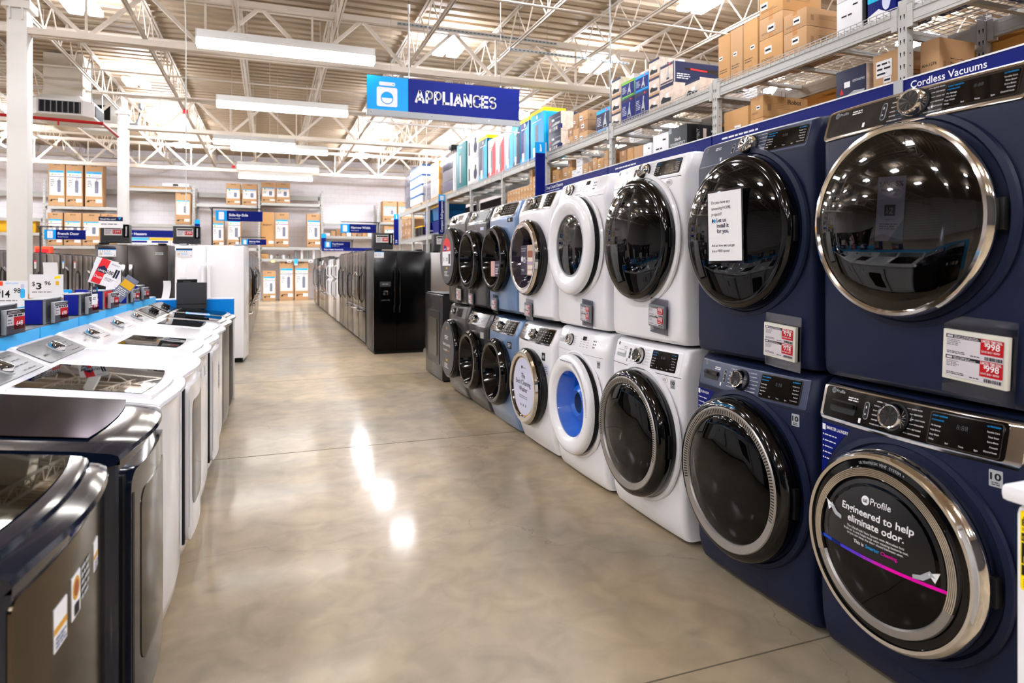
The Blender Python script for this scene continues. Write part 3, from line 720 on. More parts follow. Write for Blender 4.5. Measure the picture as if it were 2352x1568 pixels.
# pair 1 and 2: navy, pair 3: white
T1, F1, D1 = ge_unit('washer', 'navy', 'navy front load washer with chrome control surround and black odor sticker on its door', 1.58, 0, 'black', True)
T2, F2, D2 = ge_unit('dryer', 'navy', 'navy dryer with clear bowl door in a chrome ring, stacked on the chrome trimmed washer', 1.565, 1.03, mat('panel_black', (24, 24, 27), .16, coat=.8), True)
price_tag(T2, F2, .235, .15, '998', .19)
T3, F3, D3 = ge_unit('washer', 'navy', 'navy front load washer with SCAN NOW sticker and black rimmed vented door', 2.35, 0, mat('slate_panel', (44, 54, 80), .3, metal=.3, coat=.2))
T4, F4, D4 = ge_unit('dryer', 'navy', 'navy dryer with black door carrying a white HOME projects notice', 2.35, 1.03, MATS['slate_panel'])
price_tag(T4, F4, .235, .115, '778', .175)
T5, F5, D5 = ge_unit('washer', 'white', 'white front load washer with black rimmed vented door, beside the navy SCAN NOW washer', 3.2, 0, 'white')
T6, F6, D6 = ge_unit('dryer', 'white', 'white dryer with plain solid black round door', 3.2, 1.03, 'white')
price_tag(T6, F6, .19, .155, '778', .15, dark=True)
# notice on the navy dryer's door
n_ = bpy.data.objects.new('door_notice', None); COL.objects.link(n_); n_.parent = D4; n_.location = (-.0, -.097, .028); n_.rotation_euler = (.02, 0, 0); n_['label'] = 'laminated white notice asking about HOME projects'
b = MB(); b.box(-.118, .118, .002, .003, -.165, .16, 'acrylic'); b.build('laminate', n_)
b = MB(); b.box(-.11, .11, -.001, .001, -.152, .15, 'paper')
for k, s_ in enumerate(['Do you have any', 'upcoming HOME', 'projects?!']): b.text(s_, -.085, .1-k*.026, .0185, 'ink', 'l', -.001)
for k, s_ in enumerate(['Let us', 'install it', 'for you.']): b.text(s_, -.05, .018-k*.024, .0255, 'nvy', 'l', -.001, .001, .02)
for k, c_ in ((0, 'nvy'), (1, 'sky')): b.poly([(-.083+k*.014, .014), (-.083+k*.014, .036), (-.068+k*.014, .025)], c_, -.001, .001+k*.0005)
for k, s_ in enumerate(['Ask us how we can get', 'you a FREE quote!']): b.text(s_, -.088, -.09-k*.024, .0165, 'ink', 'l', -.001)
b.build('printed_sheet', n_)
# ---- pair 4: white with wide white door rings
def wide_ring(kind, y, z0, label):
    sec = GSEC_W if kind == 'washer' else GSEC_D
    t = thing('front_load_washer' if kind == 'washer' else 'dryer', label, 'washing machine' if kind == 'washer' else 'dryer', (1.985, y, z0), WEST, 'front loaders stacked in two rows')
    F = front_fn(GEW, sec); washer_body(.735, .8, sec, 'white', t, (.52 if kind == 'washer' else .565, .28))
    b = MB(); b.box(-.3, .3, .08, .7, 0, .03, 'blackm'); b.build('feet', t)
    zp0 = .87 if kind == 'washer' else .885; zp1 = 1.0; kz = (zp0+zp1)/2+.006
    b = MB(); b.rpatch(F, -.34, .34, zp0-.006, zp0-.004, -.004, .0006, 'grey', .001, 14, 1); b.build('seam', t)
    b = MB()
    for k in range(3):
        for j in range(4): b.quad(.03+k*.045, .05+k*.045, kz-.03+j*.016, kz-.027+j*.016, 'inkg', F, .001); b.quad(.053+k*.045, .056+k*.045, kz-.03+j*.016, kz-.027+j*.016, 'inkg', F, .001)
    b.rpatch(F, .06 if kind == 'washer' else .1, .11 if kind == 'washer' else .15, kz+.014, kz+.04, .001, .002, 'black', .003, 3, 1)
    for j in range(5): b.lines(-.075, -.03, kz-.03+j*.014, kz-.024+j*.014, 1, 'inkg', F, .001, j); b.lines(-.23, -.17, kz-.03+j*.014, kz-.024+j*.014, 1, 'inkg', F, .001, j)
    b.lines(.2, .24, kz-.03, kz+.03, 3, 'inkg', F, .001, 4)
    b.build('panel_print', t)
    knob(t, F, -.12, kz, .034, .034, .22, 'chrome', 'chrome', True)
    if kind == 'washer':
        b = MB(); b.rpatch(F, -.33, -.24, kz-.03, kz+.01, 0, .002, 'lgrey', .01, 4, 2); b.rpatch(F, -.335, -.235, kz-.004, kz+.014, .002, .014, 'white', .006, 4, 2); b.build('dispenser_handle', t)
    zc = .52 if kind == 'washer' else .565; R = .335
    y0 = F(0, zc)
    b = MB(); b.lathe((0, y0, zc), [(R+.03, .012), (R+.024, .002), (R+.01, -.002), (R, .01)], 'white', 64); b.build('door_bezel', t)
    d = bpy.data.objects.new('door', None); COL.objects.link(d); d.parent = t; d.location = (0, y0, zc); c = (0, 0, 0)
    b = MB(); b.lathe(c, [(R-.02, .012), (R-.004, -.006), (R-.004, -.03)], 'blackm', 72); b.build('hinge_gap_ring', d)
    ri = .215 if kind == 'dryer' else .222; 
    b = MB(); b.lathe(c, [(R-.006, -.026), (R+.002, -.034), (R+.002, -.05), (R-.008, -.066), (R-.03, -.076), (R-.07, -.078), (ri+.02, -.066), (ri, -.05), (ri-.004, -.02)], 'white', 80)
    if kind == 'washer':
        for k in range(0, 40):
            a = radians(-5+k*1.9)
            b.add([(q*cos(a+w_), -.0785, q*sin(a+w_)) for q, w_ in ((R-.03, -.008), (R-.03, .008), (R-.05, .008), (R-.05, -.008))], [(0, 1, 2, 3)], 'lgrey')
        b.lines(-.09, .09, R-.052, R-.04, 1, 'inkg', -.079, .002, 3, .6, 0)
    b.build('white_ring', d)
    if kind == 'washer':
        b = MB(); b.lathe(c, [(ri-.002, -.045), (ri-.02, .0), (ri-.05, .06), (ri-.07, .11)], 'tealbowl', 64); b.lathe(c, [(ri-.07, .11), (.0001, .16)], 'black', 64); b.lathe((.055, .075, -.02), [(.118, 0), (.112, -.012), (.1, 0), (.0001, .02)], 'black', 40)
        b.build('blue_bowl', d)
        b = MB(); b.lathe(c, [(.07, .02), (.085, .0), (.12, .03), (.11, .1)], 'tealbowl', 40); b.build('inner_scoop', d)
        b = MB(); b.lathe(c, [(ri, -.048), (ri*.7, -.055), (.0001, -.06)], 'clearglass', 64); b.build('door_glass', d)
    else:
        b = MB(); b.lathe(c, [(ri-.002, -.045), (ri-.03, .01), (ri-.1, .04), (.0001, .05)], mat('smoked_bowl', (52, 54, 60), .12, coat=1), 64); b.build('smoked_bowl', d)
        b = MB(); b.lathe(c, [(ri, -.048), (ri*.7, -.058), (.0001, -.064)], 'glass', 64); b.lathe(c, [(ri, -.05), (ri-.008, -.056), (ri-.012, -.05)], 'lgrey', 64); b.build('door_glass', d)
    b = MB(); b.rbox(R-.01, R+.01, -.03, -.01, -.07, .07, 'blackm', .004); b.build('handle_recess', d)
    if kind == 'washer': badge10(t, F, .29, .82, .034)
    return t, F
T7, F7 = wide_ring('washer', 4.02, 0, 'white front load washer with a bright blue bowl in its wide white door')
T8, F8 = wide_ring('dryer', 4.02, 1.03, 'white dryer with wide white door ring around a small glass window')
price_tag(T8, F8, .17, .115, '698', .14, dark=True)
# ---- pairs 5 to 7: rounder drums and shiny panels
ESEC_W = [(.03, .05, .01), (.08, .03, .016), (.16, .004, .03), (.24, 0, .034), (.82, 0, .034), (.86, .004, .034), (.975, .06, .026), (.985, .08, .012)]
ESEC_D = [(.012, .03, .012), (.04, .0, .03), (.12, 0, .034), (.84, 0, .034), (.87, .004, .034), (.99, .06, .026), (1.0, .08, .012)]
def elx(kind, y, z0, body, label, ring, panel):
    sec = ESEC_W if kind == 'washer' else ESEC_D; w = .73
    t = thing('front_load_washer' if kind == 'washer' else 'dryer', label, 'washing machine' if kind == 'washer' else 'dryer', (1.985, y, z0), WEST, 'front loaders stacked in two rows')
    F = front_fn(w, sec); washer_body(w, .8, sec, body, t, (.5 if kind == 'washer' else .49, .25))
    b = MB(); b.box(-.3, .3, .1, .7, 0, .03, 'blackm'); b.build('feet', t)
    zt = sec[-1][0]; p0 = zt-.135; p1 = zt-.014
    b = MB(); b.rpatch(F, -.325, .325, p0, p1, -.004, .005, 'chrome', .018, 16, 5); b.build('chrome_surround', t)
    b = MB(); b.rpatch(F, -.318, -.05, p0+.008, p1-.006, .003, .0065, 'chromed', .012, 8, 5); b.rpatch(F, -.05, .318, p0+.008, p1-.006, .003, .0066, panel, .012, 10, 5)
    for j in range(4):
        for i in range(6): b.quad(.06+i*.04, .075+i*.04, p0+.03+j*.02, p0+.034+j*.02, 'lgrey', F, .0078)
    b.lines(-.3, -.14, p0+.04, p1-.02, 4, 'lgrey', F, .0078, 3, .25)
    b.build('control_panel', t)
    knob(t, F, -.02, (p0+p1)/2, .036, .036, .4, 'chrome', 'chromed')
    zc = (.50 if kind == 'washer' else .49); R = .3
    y0 = F(0, zc)
    d = bpy.data.objects.new('door', None); COL.objects.link(d); d.parent = t; d.location = (0, y0, zc); c = (0, 0, 0)
    b = MB(); b.lathe(c, [(R-.01, .03), (R, -.01), (R+.004, -.04), (R-.006, -.06)], 'black', 72)
    b.lathe(c, [(R-.006, -.06), (R-.02, -.078), (R-.045, -.082), (R-.06, -.076)], ring, 72); b.build('door_rim', d)
    b = MB(); b.lathe(c, [(R-.06, -.076), (R-.085, -.03), (R-.11, .03)], 'black' if ring != 'chrome' else mat('smoky_plum', (40, 36, 52), .08, coat=1), 64); b.build('inner_ring', d)
    b = MB(); b.lathe(c, [(R-.11, .03), (R*.4, .06), (.0001, .07)], mat('drum_steel', (60, 62, 68), .15, metal=.9) if kind == 'washer' and ring != 'chrome' else 'dglass', 64); b.build('door_glass', d)
    return t, F, d
T9, F9, D9 = elx('washer', 4.83, 0, 'white', 'white front load washer with a round The Best Cleaning Washer sign in its door', 'chrome', 'black')
T10, F10, D10 = elx('dryer', 4.83, 1.03, 'white', 'white dryer with chrome ringed door and towel photograph behind the glass', 'chrome', 'black')
T11, F11, D11 = elx('washer', 5.61, 0, 'ltblue', 'light blue front load washer with black door', 'black', 'black')
T12, F12, D12 = elx('dryer', 5.61, 1.03, 'ltblue', 'light blue dryer with black ringed door, stacked on the light blue washer', 'black', 'black')
T13, F13, D13 = elx('washer', 6.4, 0, 'titan', 'dark titanium front load washer with shiny drum, beside the light blue one', 'black', 'titan')
T14, F14, D14 = elx('dryer', 6.4, 1.03, 'titan', 'dark titanium dryer with black ringed door and silver panel', 'black', 'silver')
flat = lambda y: (lambda x, z: y)
b = MB(); Fd = flat(-.062); b.disc(Fd, 0, 0, .225, -.02, .002, 'gold', .235); b.disc(Fd, 0, 0, .218, .002, .003, 'lilac', .228)
b.text('The', 0, .065, .055, 'ink', 'c', Fd, .004, .004); b.text('Best Cleaning', 0, .012, .055, 'ink', 'c', Fd, .004, .004, width=.31); b.text('Washer', 0, -.04, .055, 'ink', 'c', Fd, .004, .004, width=.18)
b.disc(Fd, -.03, .15, .012, .003, .004, 'ink'); b.text('Electrolux', -.012, .144, .018, 'ink', 'l', Fd, .004); b.lines(-.09, .09, -.1, -.07, 2, 'inkg', Fd, .004, 3, .4, .1)
for k in (-1, 0, 1): b.disc(Fd, k*.05, -.15, .01, .003, .004, 'inkg')
b.build('door_sign', D9, label='round lilac door sign reading The Best Cleaning Washer')
b = MB(); Fd = flat(-.03); b.rpatch(Fd, -.14, .0, -.14, .1, 0, .002, 'purple', .004, 3, 3); b.rpatch(Fd, .0, .13, -.14, .1, 0, .002, mat('print_warm', (196, 168, 150), .6), .004, 3, 3)
for k, (c_, hh) in enumerate([('terry', .03), ('terry', .03), (mat('print_lav', (170, 150, 190), .6), .016), ('terry', .03), (mat('print_brown', (150, 96, 70), .6), .05)]):
    zz = -.13+[0, .04, .08, .1, .135][k]; b.rpatch(Fd, .015, .115, zz, zz+hh, .002, .004, c_, .014, 4, 2)
b.text('Protect your most', -.13, .07, .014, 'paper', 'l', Fd, .003, .01); b.text('precious fabrics.', -.13, .052, .014, 'paper', 'l', Fd, .003, .01); b.disc(Fd, -.11, -.01, .022, .002, .003, 'paper'); b.lines(-.08, -.01, -.04, .01, 5, 'paper', Fd, .003, 2); b.lines(-.12, -.04, -.11, -.09, 2, 'paper', Fd, .003, 2)
b.build('door_insert', D10, label='purple card with a photo of folded towels')
b = MB(); Fd = flat(-.03); b.rpatch(Fd, -.13, -.02, -.16, -.02, 0, .002, 'skin', .004, 3, 3); b.rpatch(Fd, -.02, .13, -.16, -.02, 0, .002, 'purple', .004, 3, 3); b.text('Refresh with steam.', 0, -.06, .014, 'paper', 'l', Fd, .003, .01, width=.11); b.lines(.0, .08, -.14, -.08, 4, 'paper', Fd, .003); b.build('door_insert', D12, label='purple card with a pink photo')
b = MB(); b.rpatch(F14, .2, .28, .78, .81, 0, .001, 'lilac', .002, 3, 1); b.build('sticker', T14)
b = MB(); b.rpatch(F11, .2, .28, .73, .79, 0, .001, 'ink', .002, 3, 1); b.lines(.21, .27, .74, .78, 3, 'paper', F11, .002); b.build('sticker', T11)
b = MB(); b.rpatch(F13, .2, .28, .74, .8, 0, .001, 'lgrey', .002, 3, 1); b.quad(.21, .23, .75, .77, 'gold', F13, .0012); b.build('sticker', T13)
b = MB(); b.rpatch(F12, .2, .3, .81, .85, 0, .001, 'ink', .002, 3, 1); b.disc(F12, .24, .83, .012, .001, .002, 'paper'); b.build('sticker', T12)
b = MB(); b.rpatch(F9, .18, .3, .62, .7, 0, .001, 'lilac', .002, 3, 1); b.lines(.19, .29, .63, .69, 4, 'inkg', F9, .002); b.build('sticker', T9)
b = MB(); b.rpatch(F9, .2, .25, .73, .79, 0, .001, 'ink', .002, 3, 1); b.disc(F9, .225, .76, .014, .001, .002, 'lgrey'); b.build('sticker', T9)
for (t, F, x, z, p) in ((T10, F10, -.02, .075, '899'), (T12, F12, -.08, .075, '949'), (T14, F14, -.03, .09, '999')):
    price_tag(t, F, x, z, p, .135, dark=True)
# ---- pair 8: satin nickel with flat display covers
def cover_unit(kind, y, z0, label):
    sec = GSEC_W if kind == 'washer' else GSEC_D
    t = thing('front_load_washer' if kind == 'washer' else 'dryer', label, 'washing machine' if kind == 'washer' else 'dryer', (1.985, y, z0), WEST, 'front loaders stacked in two rows')
    F = front_fn(.72, sec); washer_body(.72, .8, sec, 'satin', t)
    b = MB(); b.box(-.3, .3, .08, .7, 0, .03, 'blackm'); b.build('feet', t)
    b = MB(); b.rpatch(F, -.33, .33, .88, 1.0, -.004, .003, 'satin', .012, 14, 5); b.rpatch(F, .02, .22, .895, .985, .003, .005, 'black', .006, 4, 3); b.build('control_panel', t)
    knob(t, F, -.06, .945, .034, .034, .24)
    zc = .53; R = .33; y0 = F(0, zc)
    d = bpy.data.objects.new('door', None); COL.objects.link(d); d.parent = t; d.location = (0, y0, zc); c = (0, 0, 0)
    b = MB(); b.lathe(c, [(R-.02, .02), (R, -.02), (R, -.06), (R-.012, -.085), (R-.04, -.09), (.0001, -.075)], 'black', 72); b.build('door_rim', d)
    Fd = flat(-.096); b = MB(); b.disc(Fd, 0, 0, .3, -.01, .001, mat('charcoal_card', (78, 78, 80), .4), .3)
    b.disc(Fd, 0, .23, .012, .001, .002, 'gold', .02)
    if kind == 'dryer':
        b.poly([(.17*cos(pi*k/12), .11+.1*sin(pi*k/12)) for k in range(13)], 'red2', Fd, .002); b.quad(-.17, .17, .0, .11, 'red2', Fd, .002); b.quad(-.18, .18, -.1, .06, 'paper', Fd, .003)
        b.poly([(-.12, .065), (.0, .065), (.0, .11), (-.06, .14), (-.12, .11)], 'rb', Fd, .004); b.text("Lowe's", -.06, .078, .034, 'paper', 'c', Fd, .005, .02); b.text('Deals', .08, .078, .05, 'paper', 'c', Fd, .005, .01)
        b.text('35', -.12, -.05, .06, 'ink', 'c', Fd, .004); b.text('100', .02, -.05, .06, 'ink', 'c', Fd, .004); b.quad(.09, .16, -.08, .03, 'ink', Fd, .004)
    else:
        b.text('Finish laundry', 0, .03, .05, 'paper', 'c', Fd, .003, 0, width=.32); b.text('in under', -.05, -.03, .045, 'paper', 'c', Fd, .003); b.text('1 hour', .08, -.03, .045, 'gold', 'c', Fd, .003)
        b.lines(-.08, .08, .1, .15, 3, 'paper', Fd, .003)
    b.rpatch(Fd, -.03, .04, -.14, -.115, .001, .002, 'gold', .008, 3, 1); b.lines(-.09, .09, -.22, -.16, 4, 'paper', Fd, .003, 5)
    b.build('door_cover_card', d, label='dark grey display card covering the door' + (' with a red deals flash' if kind == 'dryer' else ''))
    return t, F
T15, F15 = cover_unit('washer', 7.13, 0, 'grey nickel front load washer with dark round laundry card over its door')
b = MB(); b.disc(F15, .12, .12, .02, 0, .001, 'lgrey'); b.disc(F15, .12, .12, .012, .001, .002, 'inkg'); b.build('sticker', T15)
T16, F16 = cover_unit('dryer', 7.13, 1.03, 'grey nickel dryer with a red deals flash on its round door card')
price_tag(T16, F16, .19, .115, '799', .15)
# charcoal laundry machine seen from its flank at the far end of the row
t = thing('top_load_washer', 'charcoal machine showing its embossed side panel, between the stacks and black fridge', 'washing machine', (2.02, 8.42, 0), WEST)
b = MB(); b.rbox(-.46, .46, 0, .7, .02, 1.09, 'titan', .012); b.build('cabinet', t)
b = MB(); fl = flat(0); b.rpatch(fl, -.33, .33, .2, .88, .0, .006, mat('charcoal_side', (44, 44, 46), .35, metal=.4), .04, 6, 4); b.rpatch(fl, -.22, .22, .3, .78, .006, .012, 'titan', .04, 4, 4); b.build('embossed_side', t)
b = MB(); b.rbox(-.43, .43, .03, .67, 0, .03, 'blackm', .004); b.build('feet', t)
b = MB(); b.box(-.45, .45, .0, .02, 1.0, 1.1, 'titan') if 0 else b.rbox(-.46, .46, .02, .7, 1.09, 1.11, 'blackm', .006); b.build('top', t)
# white machine with the yellow energy label at the right edge
t = thing('compact_appliance', 'white boxy appliance with a yellow energy label, at the lower right edge', 'appliance', (1.51, .66, 0), WEST)
b = MB(); b.rbox(-.3, .3, .02, .3, 0, .93, 'white', .02); b.build('cabinet', t)
b = MB(); b.rbox(-.315, .315, -.005, .31, .937, .975, 'white', .015); b.build('lid', t)
fy = flat(.02); b = MB(); b.rpatch(fy, -.287, -.147, .75, .922, 0, .001, 'yellow', .006, 3, 3)
b.text('ENERGYGUIDE', -.283, .89, .02, 'ink', 'l', .02, .002, .03, width=.13); b.lines(-.28, -.16, .903, .912, 1, 'ink', .02, .002); b.lines(-.283, -.17, .878, .886, 2, 'ink', .02, .002)
b.quad(-.284, -.15, .856, .874, 'ink', .02, .0018); b.text('Compare ONLY', -.282, .861, .009, 'yellow', 'l', .02, .003)
b.quad(-.284, -.15, .808, .853, 'ink', .02, .0018); b.quad(-.279, -.155, .816, .818, 'yellow', .02, .0026); b.quad(-.279, -.277, .811, .824, 'yellow', .02, .0026)
b.quad(-.284, -.15, .782, .805, 'ink', .02, .0018); b.text('183', -.276, .787, .02, 'yellow', 'l', .02, .003, .03, width=.035); b.text('kWh', -.23, .787, .012, 'yellow', 'l', .02, .003)
b.lines(-.28, -.16, .757, .776, 4, 'ink', .02, .002, 5)
b.build('energy_label', t, label='yellow ENERGYGUIDE label')
# ================================================================ top loading laundry along the left of the aisle
def top_sec(yo, zf, zb, w, rf=.03, n=10):
    pass
def tl_frame(y, label, kind, body, group='top loaders along the left of the aisle'):
    nm = 'top_load_washer' if kind == 'washer' else 'dryer'
    return thing(nm, label, 'washing machine' if kind == 'washer' else 'dryer', (-.40, y, 0), EAST, group)
TW = .686; TD = .70
def deck_z(y): return .935+.065*min(1, max(0, y/.52))      # the work top rises towards the console
def bow(x): return -.045*(1-(2*x/TW)**2)
def tl_common(t, body, topm, panelm, kind, lid_glass, knobm='chrome', dark_window=False, frontm=None, gl_in=.055, gl_near=None):
    hw = TW/2
    # cabinet below the work top
    b = MB(); n = 14
    def sec(z, ins=0, zt=None):
        pts = []
        for i in range(n+1):
            x = -hw+.02+(2*hw-.04)*i/n; pts.append((x, .0+bow(x)*.55+ins, z))
        pts += [(hw-.004, .02+ins, z), (hw-.004, TD, z), (-hw+.004, TD, z), (-hw+.004, .02+ins, z)]
        return pts
    b.loft([sec(.03, .03), sec(.06, .01), sec(.12, 0), sec(.905, 0)], body); b.build('cabinet', t)
    b = MB(); b.rbox(-hw+.03, hw-.03, .04, TD-.03, 0, .04, 'blackm', .005); b.build('feet', t)
    # work top: bowed slab with a rounded front edge, rising to the console
    b = MB(); secs = []
    edge = [(.030, .905), (.002, .912), (-.010, .924), (-.006, .936), (.012, .944)]
    pr = [[(-hw+2*hw*i/n) for i in range(n+1)]]
    rows = []
    for dy, z in edge: rows.append([(x, dy+bow(x), z-.012*(abs(x)/hw)**6) for x in pr[0]])
    for yy in (.1, .25, .4, .52): rows.append([(x, yy+bow(x)*(1-yy/.52), deck_z(yy)+.012-.012*(abs(x)/hw)**6) for x in pr[0]])
    b.loft(rows, topm, False, False, closed=False)
    # sides of the slab
    for sx, i in ((-1, 0), (1, n)):
        P = [r[i] for r in rows]; Q = [(p[0], p[1], .9) for p in P]
        b.loft([P, Q], topm, False, False, closed=False)
    b.build('work_top', t)
    # console
    b = MB(); CP = [(.50, .95), (.515, 1.004), (.53, 1.008), (.672, 1.082), (.69, 1.087), (TD, 1.08), (TD, .95)]
    def cs(x, k): return [(x, y if y > .52 else y, .95+(z-.95)*k) for y, z in CP]
    b.loft([cs(-hw+.002, .9), cs(-hw+.015, .98), cs(-hw+.05, 1), cs(hw-.05, 1), cs(hw-.015, .98), cs(hw-.002, .9)], body if kind != 'x' else topm); b.build('console', t)
    # control panel plate on the sloping console face
    sl = (1.082-1.008)/(.672-.53)
    o = bpy.data.objects.new('control_panel', None); COL.objects.link(o); o.parent = t
    o.location = (0, .53, 1.0085); o.rotation_euler = (math.atan(sl)-pi/2, 0, 0); Ln = sqrt(.142**2+.074**2)
    G = lambda x, z: 0
    # local frame of the plate: x right, z up the slope, -y out of the face
    b = MB()
    if panelm: b.rpatch(G, -hw+.04, hw-.03, .004, Ln-.004, 0, .004, panelm, .02, 10, 4)
    e = .0055 if panelm else .0015
    b.text('SAMSUNG' if panelm == 'silver' or panelm is None else 'GE', -.24, .05, .016, 'ink' if panelm else 'inkg', 'l', 0, e, .01)
    b.quad(.03, .075, Ln*.55, Ln*.75, 'dgrey', 0, e)
    for j in range(4):
        for i in range(3): b.lines(.10+i*.055, .14+i*.055, .02+j*.034, .027+j*.034, 1, 'dgrey', 0, e, i+j, .7, .1)
    b.lines(-.12, -.04, .012, .02, 1, 'inkg', 0, e, 3); 
    for j in range(5): b.lines(-.1, -.06, .04+j*.02, .045+j*.02, 1, 'inkg', 0, e, j, .8, .1)
    b.build('panel_face', o)
    b = MB()
    kx, kz, r, dp = .0, Ln*.45, .038, .03
    b.lathe((kx, 0, kz), [(r*1.25, -.004), (r*1.2, -.008), (r*1.05, -.009)], 'lgrey' if knobm == 'chrome' else 'black', 32)
    b.lathe((kx, 0, kz), [(r, -.004), (r*.97, -dp*.7), (r*.9, -dp), (r*.8, -dp*.98), (.0001, -dp*.9)], knobm, 32)
    b.rbox(kx-.006, kx+.006, -dp-.006, -dp*.8, kz-r*.9, kz+r*.9, knobm, .003); b.build('knob', o)
    # lid
    Lf = lambda x, y: deck_z(y)+.014
    b = MB(); nx = 12
    def lidrow(y, k, z, ins, near=None):
        a_ = -hw+(ins if near is None else near); L_ = hw-ins-a_
        return [(a_+L_*i/nx, y+bow(a_+L_*i/nx)*(1-y/.52)*.9, deck_z(y)+z) for i in range(nx+1)]
    if kind == 'washer' or not dark_window:
        rows = [lidrow(.03, 0, .006, .05), lidrow(.036, 0, .018, .048), lidrow(.05, 0, .022, .046)]+[lidrow(yy, 0, .024, .046) for yy in (.12, .22, .32, .42)]+[lidrow(.485, 0, .02, .046), lidrow(.49, 0, .006, .05)]
        b.loft(rows, topm, False, False, closed=False)
        for i in (0, nx): b.loft([[r[i] for r in rows], [(r[i][0]+(-.006 if i == 0 else .006), r[i][1], r[i][2]-.02) for r in rows]], topm, False, False, closed=False)
        o = b.build('lid', t)
        if lid_glass:
            b = MB(); rows = [lidrow(yy, 0, .0262, gl_in, gl_near) for yy in ((.07 if gl_in < .08 else .13), .16, .24, .32, .40, .47 if gl_in < .08 else .42)]
            b.loft(rows, lid_glass, False, False, closed=False)
            b.build('lid_glass', o)
    # front
    F = lambda x, z: bow(x)*.55
    if kind == 'dryer':
        fm = frontm or body
        b = MB(); b.rpatch(F, -hw+.026, -hw+.052, .11, .86, -.004, .008, 'blackm', .006, 2, 4)
        b.rpatch(F, -hw+.05, hw-.05, .11, .86, -.004, .022, fm, .05, 12, 6); b.build('door', t)
        if dark_window:
            b = MB(); b.rpatch(F, -hw+.14, hw-.1, .26, .78, .02, .0245, 'steel' if dark_window == 1 else dark_window, .05, 10, 5); b.build('door_window', t)
        b = MB(); b.rpatch(F, -hw+.058, -hw+.075, .18, .8, .022, .0235, 'blackm' if body == 'navygloss' else 'lgrey', .006, 2, 4); b.build('door_grip', t)
    else:
        fm = frontm or body
        if frontm:
            b = MB(); b.rpatch(F, -hw+.012, hw-.012, .1, .88, -.002, .004, fm, .02, 12, 6); b.build('front_panel', t)
    return F
YL = [1.66, 2.42, 3.115, 3.81, 4.51, 5.21, 5.91, 6.61, 7.31]
A = tl_frame(YL[0], 'navy top load washer with tinted glass lid and front stickers, nearest of its row', 'washer', 'navygloss')
FA = tl_common(A, 'navygloss', 'navygloss', 'silver', 'washer', 'lidglass', frontm='platinum')
b = MB()
for x0, z0, ww, hh in ((-.17, .70, .07, .085), (.12, .73, .05, .07)):
    b = MB(); b.rpatch(FA, x0, x0+ww, z0, z0+hh, .004, .0055, 'paper', .002, 3, 2); b.rpatch(FA, x0, x0+ww, z0+hh*.4, z0+hh*.55, .0055, .006, 'gold', .001, 3, 1); b.lines(x0+.005, x0+ww-.005, z0+.005, z0+hh*.35, 3, 'rb', FA, .0075); b.build('sticker', A, label='white and gold award sticker')
b = MB(); b.rpatch(FA, -.07, -.01, .71, .8, .004, .0055, 'paper', .002, 3, 2); b.disc(FA, -.04, .77, .024, .0055, .006, 'gold'); b.disc(FA, -.04, .77, .016, .006, .0064, mat('print_rust', (150, 80, 50), .5)); b.quad(-.055, -.025, .715, .74, 'ink', FA, .0075)
b.lines(0, .08, .72, .8, 5, 'lgrey', FA, .0055, 3, .5)
b.build('sticker', A, label='white sticker with a round rust and gold medal')
b = MB(); b.rpatch(FA, -.06, .06, .885, .9, -.004, .001, 'rb', .003, 4, 1); b.text('Bubble Wash', 0, .889, .012, 'paper', 'c', FA, .002); b.build('front_strip', A)
Bd = tl_frame(YL[1], 'glossy navy dryer with solid dark top, second of the left row', 'dryer', 'navygloss')
FB = tl_common(Bd, 'navygloss', 'navygloss', 'silver', 'dryer', None, frontm='navygloss', dark_window='platinum')
b = MB(); rows = [[(-.26+.57*i/8, yy+bow(-.26+.57*i/8)*(1-yy/.52), deck_z(yy)+.016) for i in range(9)] for yy in (.1, .2, .3, .4, .49)]; b.loft(rows, mat('brushed_black_lid', (84, 77, 79), .16, metal=1, edge=.34, noise=.1, nscale=5, stretch=(1, 30, 1)), False, False, closed=False); b.build('top_plate', Bd)
Cw = tl_frame(YL[2], 'white top load washer with a large tinted glass lid and silver console panel', 'washer', 'white')
A.location.x = -.415; tl_common(Cw, 'white', 'white', 'silver', 'washer', 'lidglass', gl_near=.048)
Dd = tl_frame(YL[3], 'white dryer with plain white top and silver console panel', 'dryer', 'white')
tl_common(Dd, 'white', 'white', 'silver', 'dryer', None, dark_window='platinum')
Ew = tl_frame(YL[4], 'white top load washer with small glass lid and white console with chrome knob', 'washer', 'white')
FE = tl_common(Ew, 'white', 'white', None, 'washer', 'lidglass', gl_in=.1)
b = MB()
for k in range(4): b.rpatch(FE, -.25+k*.07, -.21+k*.07, .78, .84, 0, .001, ['lgrey', 'paper', 'lgrey', 'paper'][k], .002, 2, 1)
b.build('sticker', Ew)
Fd_ = tl_frame(YL[5], 'white dryer with flat white top and chrome console knob, after the small glass lid washer', 'dryer', 'white')
FF = tl_common(Fd_, 'white', 'white', None, 'dryer', None, dark_window=None)
b = MB(); b.rpatch(FF, .02, .14, .56, .74, .022, .0235, 'lgrey', .002, 3, 2); b.lines(.03, .13, .57, .73, 6, 'ink', FF, .0245); b.build('door_label', Fd_)
Gw = tl_frame(YL[6], 'white top load washer whose dark lid reflects the blue end panel', 'washer', 'white')
tl_common(Gw, 'white', 'white', None, 'washer', 'lidglass', 'chrome', gl_in=.08)
Hw = tl_frame(YL[7], 'silver top load washer with dark lid and black knob, last but one in its row', 'washer', 'steelr')
tl_common(Hw, 'steelr', 'steelr', 'chromed', 'washer', 'lidglass', 'blackm')
Id = tl_frame(YL[8], 'black and silver washer with square black knob, against the blue end panel', 'washer', 'blackm')
tl_common(Id, 'blackm', 'steelr', 'chromed', 'washer', 'lidglass', 'blackm')
